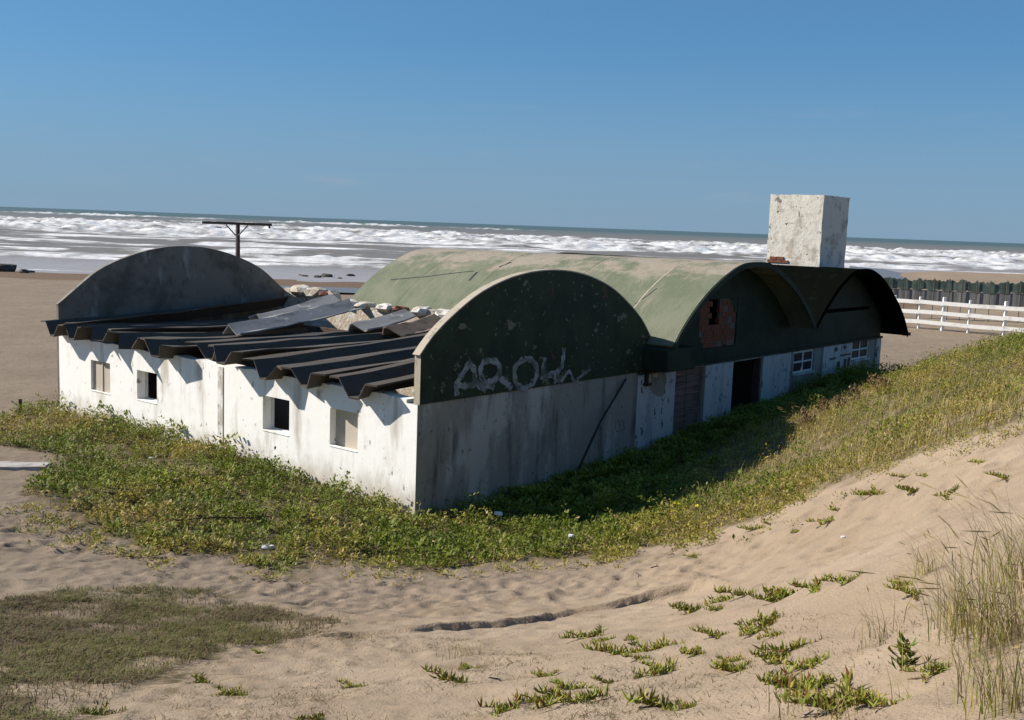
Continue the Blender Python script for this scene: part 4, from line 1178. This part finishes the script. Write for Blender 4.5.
ht = (0.34 + 0.12 * sstep(6, 10, bt) + 0.85 * np.exp(-((bt - 23.3) / 3.3) ** 2)) * RNG.uniform(0.6, 1.15, nt_)
leafy_mat_plants(pt[:, 0], pt[:, 1], ht, 110, 'shaded_thicket', 'tall dark weeds in the shade against the front wall', np.full(nt_, 0.1), 1.6, 2.2)
Xd, Yd, _ = scatter(bank, 5200)
Pd = np.stack([Xd, Yd, surf(Xd, Yd)], -1)
Vd, F4, F3, Cd = blades(Pd, RNG.uniform(0.2, 0.55, len(Xd)), np.full(len(Xd), 0.011), RNG.uniform(0.1, 1.2, len(Xd)), RNG.uniform(0, 6.28, len(Xd)), np.where(RNG.random((len(Xd), 1)) < 0.5, BROWN, STRAW * 0.9))
tag(link('dead_stems', mesh_np('dead_stems', Vd, [F4, F3], False, Cd), M['dry']), 'brown and straw coloured dead stems in the weeds', 'stems', kind='stuff')

# 2. grass through the bank, mostly dry on the right
def grass_stuff(name, X, Y, hm, wm, cols, probs, label, leanr=(0.1, 0.7)):
    n = len(X); P = np.stack([X, Y, surf(X, Y) - 0.01], -1)
    h = hm * RNG.uniform(0.5, 1.35, n); w = wm * RNG.uniform(0.7, 1.3, n)
    cs = np.array(cols)[RNG.choice(len(cols), n, p=probs)] * RNG.uniform(0.65, 1.25, (n, 1))
    V, F4, F3, C = blades(P, h, w, RNG.uniform(*leanr, n), RNG.normal(0.35, 1.3, n), cs)
    tag(link(name, mesh_np(name, V, [F4, F3], False, C), M['dry']), label, 'grass', kind='stuff')
X, Y, _ = scatter(bank, 260000)
ed = edge_dist(X, Y); a_, b_ = to_ab(X, Y)
pr = (0.10 + 0.9 * sstep(2.5, 7, X) + 0.5 * sstep(11, 16, a_)) * sstep(0, 0.6, ed + 0.25 * fbm(X, Y, 2, 70)) * (a_ < 20)
keep = RNG.random(len(X)) < pr * np.clip(0.6 + 0.8 * fbm(X / 1.4, Y / 1.4, 3, 81), 0, 1)
keep &= ~((a_ > -1.2) & (b_ > 1))
X, Y = X[keep], Y[keep]
grass_stuff('bank_grass', X, Y, 0.26, 0.009, [GREEN_Y, STRAW, OLIVE, GREEN_M], [0.30, 0.40, 0.20, 0.10], 'yellowing grass growing over the sandy bank')

# 3. low brownish grass patch on the foreground slope
X, Y, _ = scatter(patch, 190000)
dn = fbm(X / 0.8, Y / 0.8, 4, 83)
rg = 0.5 * fbm(X / 0.7, Y / 0.7, 3, 97); rg2 = 0.5 * fbm(X / 0.7, Y / 0.7, 3, 98)
keep = (RNG.random(len(X)) < np.clip(0.85 + 1.8 * dn, 0.16, 1) * (1 - 0.6 * sstep(-3.4, -1.6, X))) & in_poly(X + rg + RNG.normal(0, 1.0, len(X)), Y + rg2 + RNG.normal(0, 1.0, len(X)), patch)
X, Y, dn = X[keep], Y[keep], dn[keep]
br_ = fbm(X / 1.3, Y / 1.3, 3, 84) > -0.02
grass_stuff('patch_grass', X[br_], Y[br_], 0.10, 0.009, [OLIVE * 0.55, GREEN_M * 0.6, BROWN * 0.7, STRAW * 0.55], [0.45, 0.25, 0.17, 0.13], 'low olive grass patch on the foreground sand', (0.4, 2.0))
grass_stuff('patch_dry_grass', X[~br_], Y[~br_], 0.09, 0.009, [BROWN * 0.65, OLIVE * 0.5, STRAW * 0.42, GREEN_M * 0.45], [0.42, 0.30, 0.18, 0.10], 'low brown dry grass within the foreground patch', (0.4, 2.2))

# 4. thin straw strewn over the nearest sand
fore = np.array([ground(*q) for q in ((-60, 735), (60, 690), (200, 655), (330, 636), (470, 640), (560, 660), (700, 640), (800, 610), (930, 570), (1060, 520), (1100, 735))])
X, Y, _ = scatter(fore, 120000)
dn = fbm(X / 0.9, Y / 0.9, 4, 85)
keep = RNG.random(len(X)) < np.clip(0.15 + 1.5 * dn, 0.02, 1) * (0.45 + 0.55 * sstep(-1.5, -0.2, -X) + 0.5 * sstep(2.2, 4, X))
X, Y = X[keep], Y[keep]
grass_stuff('sand_straw', X, Y, 0.022, 0.006, [STRAW * 0.55, OLIVE * 0.55, STRAW * 0.35, BROWN * 0.5], [0.25, 0.30, 0.20, 0.25], 'thin dry straw scattered over the foreground sand', (1.5, 7.0))

# 5. ice plant tufts on the sand, one object each
def ice_mesh(seed):
    r_ = np.random.default_rng(seed); mb = MB(); C = []
    for run in range(r_.integers(5, 9)):
        a = r_.uniform(-0.8, 0.8) + (math.pi if r_.random() < 0.5 else 0); p = Vector((0, 0, 0.008)); track = [p]
        for s in range(r_.integers(3, 8)):
            a += r_.normal(0, 0.30); p = p + Vector((math.cos(a), math.sin(a), 0)) * 0.045; track.append(p)
            for q in range(r_.integers(3, 6)):
                az = r_.uniform(0, 2 * math.pi); el = r_.uniform(0.15, 1.25); L = r_.uniform(0.035, 0.085); w = 0.008
                d = Vector((math.cos(az) * math.cos(el), math.sin(az) * math.cos(el), math.sin(el)))
                u = d.orthogonal().normalized(); v = d.cross(u)
                b0 = p + Vector((r_.normal(0, .012), r_.normal(0, .012), 0)); m_ = b0 + d * L * 0.5 + Vector((0, 0, 0.006)); t = b0 + d * L + Vector((0, 0, L * 0.22))
                vs = [b0 + (u * math.cos(k * 2.094) + v * math.sin(k * 2.094)) * w * 0.7 for k in range(3)] + [m_ + (u * math.cos(k * 2.094) + v * math.sin(k * 2.094)) * w for k in range(3)] + [t]
                mb.add(vs, [(0, 1, 4, 3), (1, 2, 5, 4), (2, 0, 3, 5), (3, 4, 6), (4, 5, 6), (5, 3, 6)])
                c = (GREEN_M * 1.2 if r_.random() < 0.55 else GREEN_Y * 1.15) * r_.uniform(0.7, 1.25)
                if r_.random() < 0.07: c = np.array([0.20, 0.07, 0.03])
                C += [c] * 7
        n0 = len(mb.v); mb.tube(track, 0.004, 4); C += [BROWN] * (len(mb.v) - n0)
    me = mb.mesh('ice_plant')
    at = me.color_attributes.new('tint', 'FLOAT_COLOR', 'POINT')
    c4 = np.ones((len(C), 4), np.float32); c4[:, :3] = np.array(C); at.data.foreach_set('color', c4.ravel())
    me.materials.append(M['leaf']); return me
ICE = [ice_mesh(300 + k) for k in range(7)]
slope_px = [(590, 640, 1.0), (625, 655, 1.3), (650, 650, 1.1), (668, 671, 0.9), (570, 692, 0.9), (606, 684, 0.7), (575, 708, 1.0), (660, 706, 1.0), (545, 680, .6),
            (695, 612, 1.0), (722, 602, 1.0), (745, 597, 1.1), (790, 592, 1.1), (815, 588, 1.1), (850, 583, 1.0), (718, 634, 0.8), (760, 626, 0.9), (775, 600, 0.9),
            (790, 652, 1.0), (735, 672, 0.9), (808, 668, 0.8), (822, 686, 1.0), (845, 704, 1.2), (800, 690, .8), (775, 634, 0.7), (455, 683, 1.0), (470, 672, .6), (505, 713, 0.9),
            (352, 688, 0.7), (205, 684, 0.9), (225, 694, 0.8), (102, 712, 0.8), (260, 653, 0.5), (310, 718, .6), (938, 672, 0.5), (870, 700, .8), (905, 585, .6), (700, 655, .7)]
rt2 = random.Random(21)
slope_px += [(x + rt2.uniform(-28, 28), y + rt2.uniform(-10, 10), rt2.uniform(0.45, 0.75)) for x, y, q in slope_px if x > 540 and rt2.random() < 0.75]
edge_px = [(755, 532, 1.1), (770, 527, .8), (830, 521, 1.0), (838, 512, .8), (872, 498, 1.1), (915, 492, 0.8), (948, 497, 1.0), (905, 478, 0.8), (800, 530, .7), (925, 476, .7), (985, 462, .8), (1005, 480, .7), (690, 560, .7), (60, 524, .8), (20, 533, .6)]
for lst, lab, grp in ((slope_px, 'low tuft of fleshy green ice plant on the open foreground sand slope', 'ice plant tufts on the foreground slope'),
                      (edge_px, 'small ice plant clump on the sand just below the grassy bank edge', 'ice plant clumps below the bank')):
    for k, (px, py, s) in enumerate(lst):
        o = link('ice_plant', ICE[(k * 3 + len(lst)) % 7]); o.location = gp(px, py, -0.004)
        o.rotation_euler = (0, R(-8) if px > 500 else 0, random.uniform(-0.6, 0.6) + (math.pi if k % 2 else 0)); s *= random.uniform(0.9, 1.15); o.scale = (s, s, s)
        if grp.endswith('slope'):
            if px < 400: lab, grp2 = 'lone ice plant tuft on the sand near the low olive grass patch', 'ice plant tufts by the olive patch'
            elif px < 530: lab, grp2 = 'ice plant tuft on straw strewn sand in front of the dark sand lip', 'ice plant tufts in the straw'
            elif px > 680 and py < 640: lab, grp2 = 'ice plant tuft in the strand that runs on from the end of the sand lip', 'ice plant strand by the sand lip'
            elif px > 780: lab, grp2 = 'ice plant tuft on the slope beside the single dark leafy plant', 'ice plant tufts by the leafy plant'
            else: lab, grp2 = 'ice plant tuft in the cluster on the open foreground sand slope', 'ice plant cluster on the slope'
        else: grp2 = grp
        tag(o, lab, 'plant', grp2)

# 6. tall beach grass clumps
def clump_mesh(seed, n, hgt, spread, cols, w=0.006, seeds=0.0):
    r_ = np.random.default_rng(seed); mb = MB(); C = []
    for k in range(n):
        az = r_.normal(math.pi * 0.93, 1.1); p = Vector((r_.normal(0, spread), r_.normal(0, spread), -0.02))
        L = hgt * r_.uniform(0.45, 1.15); bend = r_.uniform(0.2, 1.15); c = np.array(cols[r_.integers(len(cols))]) * r_.uniform(0.7, 1.25)
        d = Vector((math.cos(az), math.sin(az), 0)); s = Vector((-d.y, d.x, 0)); rows = []
        for i in range(5):
            t = i / 4; q = p + Vector((0, 0, 1)) * L * (t - 0.35 * bend * t ** 3) + d * L * bend * t * t
            ww = w * (1 - 0.85 * t); 
            mb.v += [tuple(q - s * ww), tuple(q + s * ww)]; C += [c, c]
        b = len(mb.v) - 10
        for i in range(4): mb.f.append((b + 2 * i, b + 2 * i + 1, b + 2 * i + 3, b + 2 * i + 2))
        if r_.random() < seeds:
            q0 = p + Vector((0, 0, 1)) * L * (0.86 - 0.35 * bend * .64) + d * L * bend * .74; n0 = len(mb.v)
            mb.tube([q0, (q0 + q) / 2, q], [0.002, 0.005, 0.001], 4); C += [STRAW * 0.8] * (len(mb.v) - n0)
    me = mb.mesh('beach_grass')
    at = me.color_attributes.new('tint', 'FLOAT_COLOR', 'POINT')
    c4 = np.ones((len(C), 4), np.float32); c4[:, :3] = np.array(C); at.data.foreach_set('color', c4.ravel())
    me.materials.append(M['dry']); return me
GCOL = [OLIVE * 1.1, GREEN_Y, STRAW, GREEN_M, STRAW * 0.85]
for px, py, n, hg, sp, lb in ((1005, 640, 170, 0.62, 0.16, 'tall thick olive beach grass clump on the right dune'),
                              (1040, 590, 150, 0.70, 0.16, 'tallest beach grass clump with arching dry stalks'),
                              (1020, 700, 110, 0.45, 0.15, 'dense beach grass clump below the tall one on the dune'),
                              (965, 625, 60, 0.40, 0.10, 'loose beach grass tuft beside the tall thick clump'),
                              (925, 575, 26, 0.42, 0.05, 'thin sparse dry stalks standing on bare sand of the path edge'),
                              (880, 640, 24, 0.34, 0.10, 'wispy dry grass above the dark green leafy plant'),
                              (640, 590, 10, 0.12, 0.06, 'very small grass wisp at the end of the dark sand lip'),
                              (465, 660, 40, 0.22, 0.14, 'pale dry grass wisp among the straw below the sand lip'),
                              (340, 625, 40, 0.14, 0.22, 'dark thin grass at the tip of the olive patch'),
                              (840, 720, 40, 0.30, 0.18, 'dry grass mixed with ice plant low on the right slope')):
    o = link('beach_grass', clump_mesh(int(px * 7 + py), int(n * 1.8), hg, sp, GCOL, 0.0028, 0.10)); o.location = gp(px, py); tag(o, lb, 'grass', 'beach grass clumps')

# 7. single leafy plant and dry docks
def rosette(seed, n, L0, cols, hgt):
    r_ = np.random.default_rng(seed); az = r_.uniform(0, 2 * math.pi, n); el = r_.uniform(0.1, 1.25, n); f = r_.random(n)
    P = np.stack([r_.normal(0, 0.03 + (0.06 if n > 100 else 0), n), r_.normal(0, 0.03 + (0.05 if n > 100 else 0), n), f * hgt], -1)
    L = L0 * r_.uniform(0.6, 1.2, n); C = np.array(cols)[r_.integers(len(cols), size=n)] * r_.uniform(0.7, 1.25, (n, 1))
    V, F, Cc = leaves(P, L, L * r_.uniform(0.28, 0.45, n), az, el, C)
    return mesh_np('rosette', V, F, False, Cc)
o = link('thistle', rosette(5, 85, 0.10, [GREEN_M * 0.85, GREEN_D * 1.3, GREEN_Y * 0.7], 0.24), M['leaf']); o.location = gp(903, 668); o.scale = (0.75, 0.75, 0.72)
tag(o, 'single dark green leafy plant on the bare sand slope', 'plant')
DRY = [BROWN * 0.8, BROWN * 1.3, STRAW * 0.7, np.array([0.13, 0.06, 0.035])]
for k, (px, py, hh, lb) in enumerate(((872, 392, 0.5, 'dark brown withered plant at the end of the white corner pillar'), (884, 394, 0.4, 'small brown withered plant between two others by the corner pillar'),
                        (855, 402, 0.45, 'tan withered plant at the shadow edge on the bank'), (840, 410, 0.42, 'reddish brown withered plant at the shadow edge on the bank'),
                        (822, 418, 0.5, 'bushy brown withered plant halfway along the shadow edge'), (806, 428, 0.4, 'low brown withered plant at the lower shadow edge'))):
    o = link('withered_plant', rosette(40 + k, 130, 0.13, DRY, hh), M['dry']); o.location = gp(px, py); tag(o, lb, 'plant', 'withered plants along the shadow edge')
for k, (px, py, n, hg, lb) in enumerate(((800, 432, 22, 0.75, 'pale arching seed stalks at the shadow edge of the bank'), (815, 424, 18, 0.8, 'second bunch of pale seed stalks beside the withered plants'),
                           (700, 500, 16, 0.55, 'thin pale stalks rising in front of the dark shade'), (735, 478, 18, 0.5, 'thin green stalks before the dark shade near the white pillars'))):
    o = link('seed_stalks', clump_mesh(600 + k, n, hg, 0.07, [STRAW, STRAW * 0.8, GREEN_Y], 0.006, 0.8)); o.location = gp(px, py); tag(o, lb, 'grass', 'seed stalks on the bank')
# yellow flowers
mb = MB()
for k in range(9):
    p = gp(682 + random.uniform(-16, 16), 516 + random.uniform(-7, 9)); z = p.z + random.uniform(0.2, 0.3)
    fl = MB()
    for q in range(5):
        a = q * 1.2566; fl.add([(0, 0, 0), (0.035 * math.cos(a - .4), 0.035 * math.sin(a - .4), .012), (0.05 * math.cos(a), 0.05 * math.sin(a), .016), (0.035 * math.cos(a + .4), 0.035 * math.sin(a + .4), .012)], [(0, 1, 2, 3)])
    fl.tube([(0, 0, 0), (0.01, 0, -(z - p.z))], 0.003, 4)
    if 'flower' not in M: M['flower'] = weathered('flower', (0.62, 0.50, 0.03), [])
    o = fl.build('yellow_flower', M['flower']); o.location = (p.x, p.y, z); o.rotation_euler = (0.5, 0.2, k); tag(o, 'small yellow flower in the grass of the bank', 'flower', 'yellow flowers on the bank')

# ------------------------------------------------------------------ small things on the ground
def rock(name, px, py, s, mat, label, cat, group=None, sq=0.6):
    o = link(name, chunk(name, (s, s * 0.8, s * sq), int(px * 3 + py), mat)); o.location = gp(px, py, s * sq * 0.2); o.rotation_euler = (0, 0, px); tag(o, label, cat, group)
for px, py, s in ((3, 271.5, 3.0), (24, 273, 1.4), (32, 272.5, 0.8), (305, 277, 0.9), (318, 278, 1.1), (327, 277.5, 1.6), (350, 277, 1.5), (340, 279, 0.7), (300, 276, .7)):
    rock('shore_rock', px, py, s, M['stone'], 'dark rock lying on the wet sand by the surf', 'rock', 'rocks by the surf', 0.5)
st = gp(20, 414); mb = MB().tube([(0, 0, -0.2), (0.02, 0, 0.25), (0.01, 0.01, 0.5)], [0.07, 0.065, 0.06], 7)
o = mb.build('wooden_stake', M['wood_dark']); o.location = st; tag(o, 'short dark wooden stake in the grass beyond the white wall', 'stake')
p = gp(8, 467); o = link('concrete_slab', rough_box(-1.0, 1.0, -0.32, 0.32, -0.1, 0.09, 5, 0.006, 8), M['slab']); o.location = p; o.rotation_euler = (0, 0, R(8)); tag(o, 'flat grey slab lying on the sand beside the weeds', 'slab')
for px, py, s, lb in ((268, 549, 0.20, 'crumpled white paper at the edge of the weeds below the white wall'), (498, 525, 0.15, 'white plastic litter in the weeds before the grey front wall'),
                      (571, 549, 0.10, 'tiny white scrap in the grass beside the sand path'), (151, 468, 0.09, 'small white scrap among the weeds under the windows'), (843, 542, 0.05, 'white shell on the bare sand path')):
    o = link('litter', chunk('litter', (s * 1.4, s, s * 0.7), int(px), M['litter_white'])); o.location = gp(px, py, 0.30 if px in (498, 571, 151) else 0.03); tag(o, lb, 'litter')
p = gp(170, 529); q = gp(258, 527); mb = MB().tube([(0, 0, 0.22), tuple((q - p) * 0.5 + Vector((0, 0, 0.26))), tuple(q - p + Vector((0, 0, 0.22)))], 0.018, 5)
o = mb.build('thin_rod', M['wood_dark']); o.location = p; tag(o, 'long thin dark rod lying over the weeds', 'rod')
for k, (px, py, lb) in enumerate(((656, 571, 'forked dark twig on the sand path'), (640, 578, 'small dark twig near the forked one on the path'), (500, 683, 'small dark twig in the straw of the foreground'), (672, 556, 'short twig at the grass edge above the path'))):
    mb = MB(); r_ = np.random.default_rng(k)
    mb.tube([(-0.09, 0, 0.01), (0, 0.02, 0.035), (0.1, 0.06, 0.02)], [0.012, 0.010, 0.005], 5); mb.tube([(0, 0.02, 0.035), (0.03, 0.10, 0.06)], [0.008, 0.004], 5)
    o = mb.build('twig', M['wood_dark']); o.location = gp(px, py); o.rotation_euler = (0, 0, k * 1.1); tag(o, lb, 'twig')
# tide pools left on the beach
def pool(pxs, z, name):
    pts = [atz(x, y, z) for x, y in pxs]; c = sum(pts) / len(pts)
    mb = MB(); n = 60; ring = []
    P = np.array([p[:2] for p in pts] + [pts[0][:2]])
    seg = np.linspace(0, len(pts), n, endpoint=False)
    for s in seg:
        i = int(s); t = s - i; q = P[i] * (1 - t) + P[(i + 1) % len(P)] * t; k = 1 + 0.06 * float(vnoise(s * 1.1, 3.3, 5)); q = c[:2] + (q - c[:2]) * k
        ring.append(len(mb.v)); mb.v.append((q[0], q[1], z))
    mb.f.append(tuple(ring)); o = mb.build(name, M['pool']); tag(o, kind='structure')
m, t, b = new_mat('pool_water'); b.inputs['Base Color'].default_value = (0.16, 0.145, 0.135, 1); b.inputs['Roughness'].default_value = 0.35; b.inputs['IOR'].default_value = 1.33
bump(t, b, noise(t, coords(t, (0.5, 1, 1)), 1.2, 3), 0.15, 0.1); M['pool'] = m
pool([(235, 284), (300, 286), (380, 289), (420, 293), (380, 294), (300, 291), (240, 288)], 0.12, 'tide_pool')
pool([(850, 266), (885, 269), (905, 274), (915, 279), (890, 280), (850, 276)], 0.14, 'tide_pool')
print('weeds', nW, 'objects', len(bpy.data.objects))
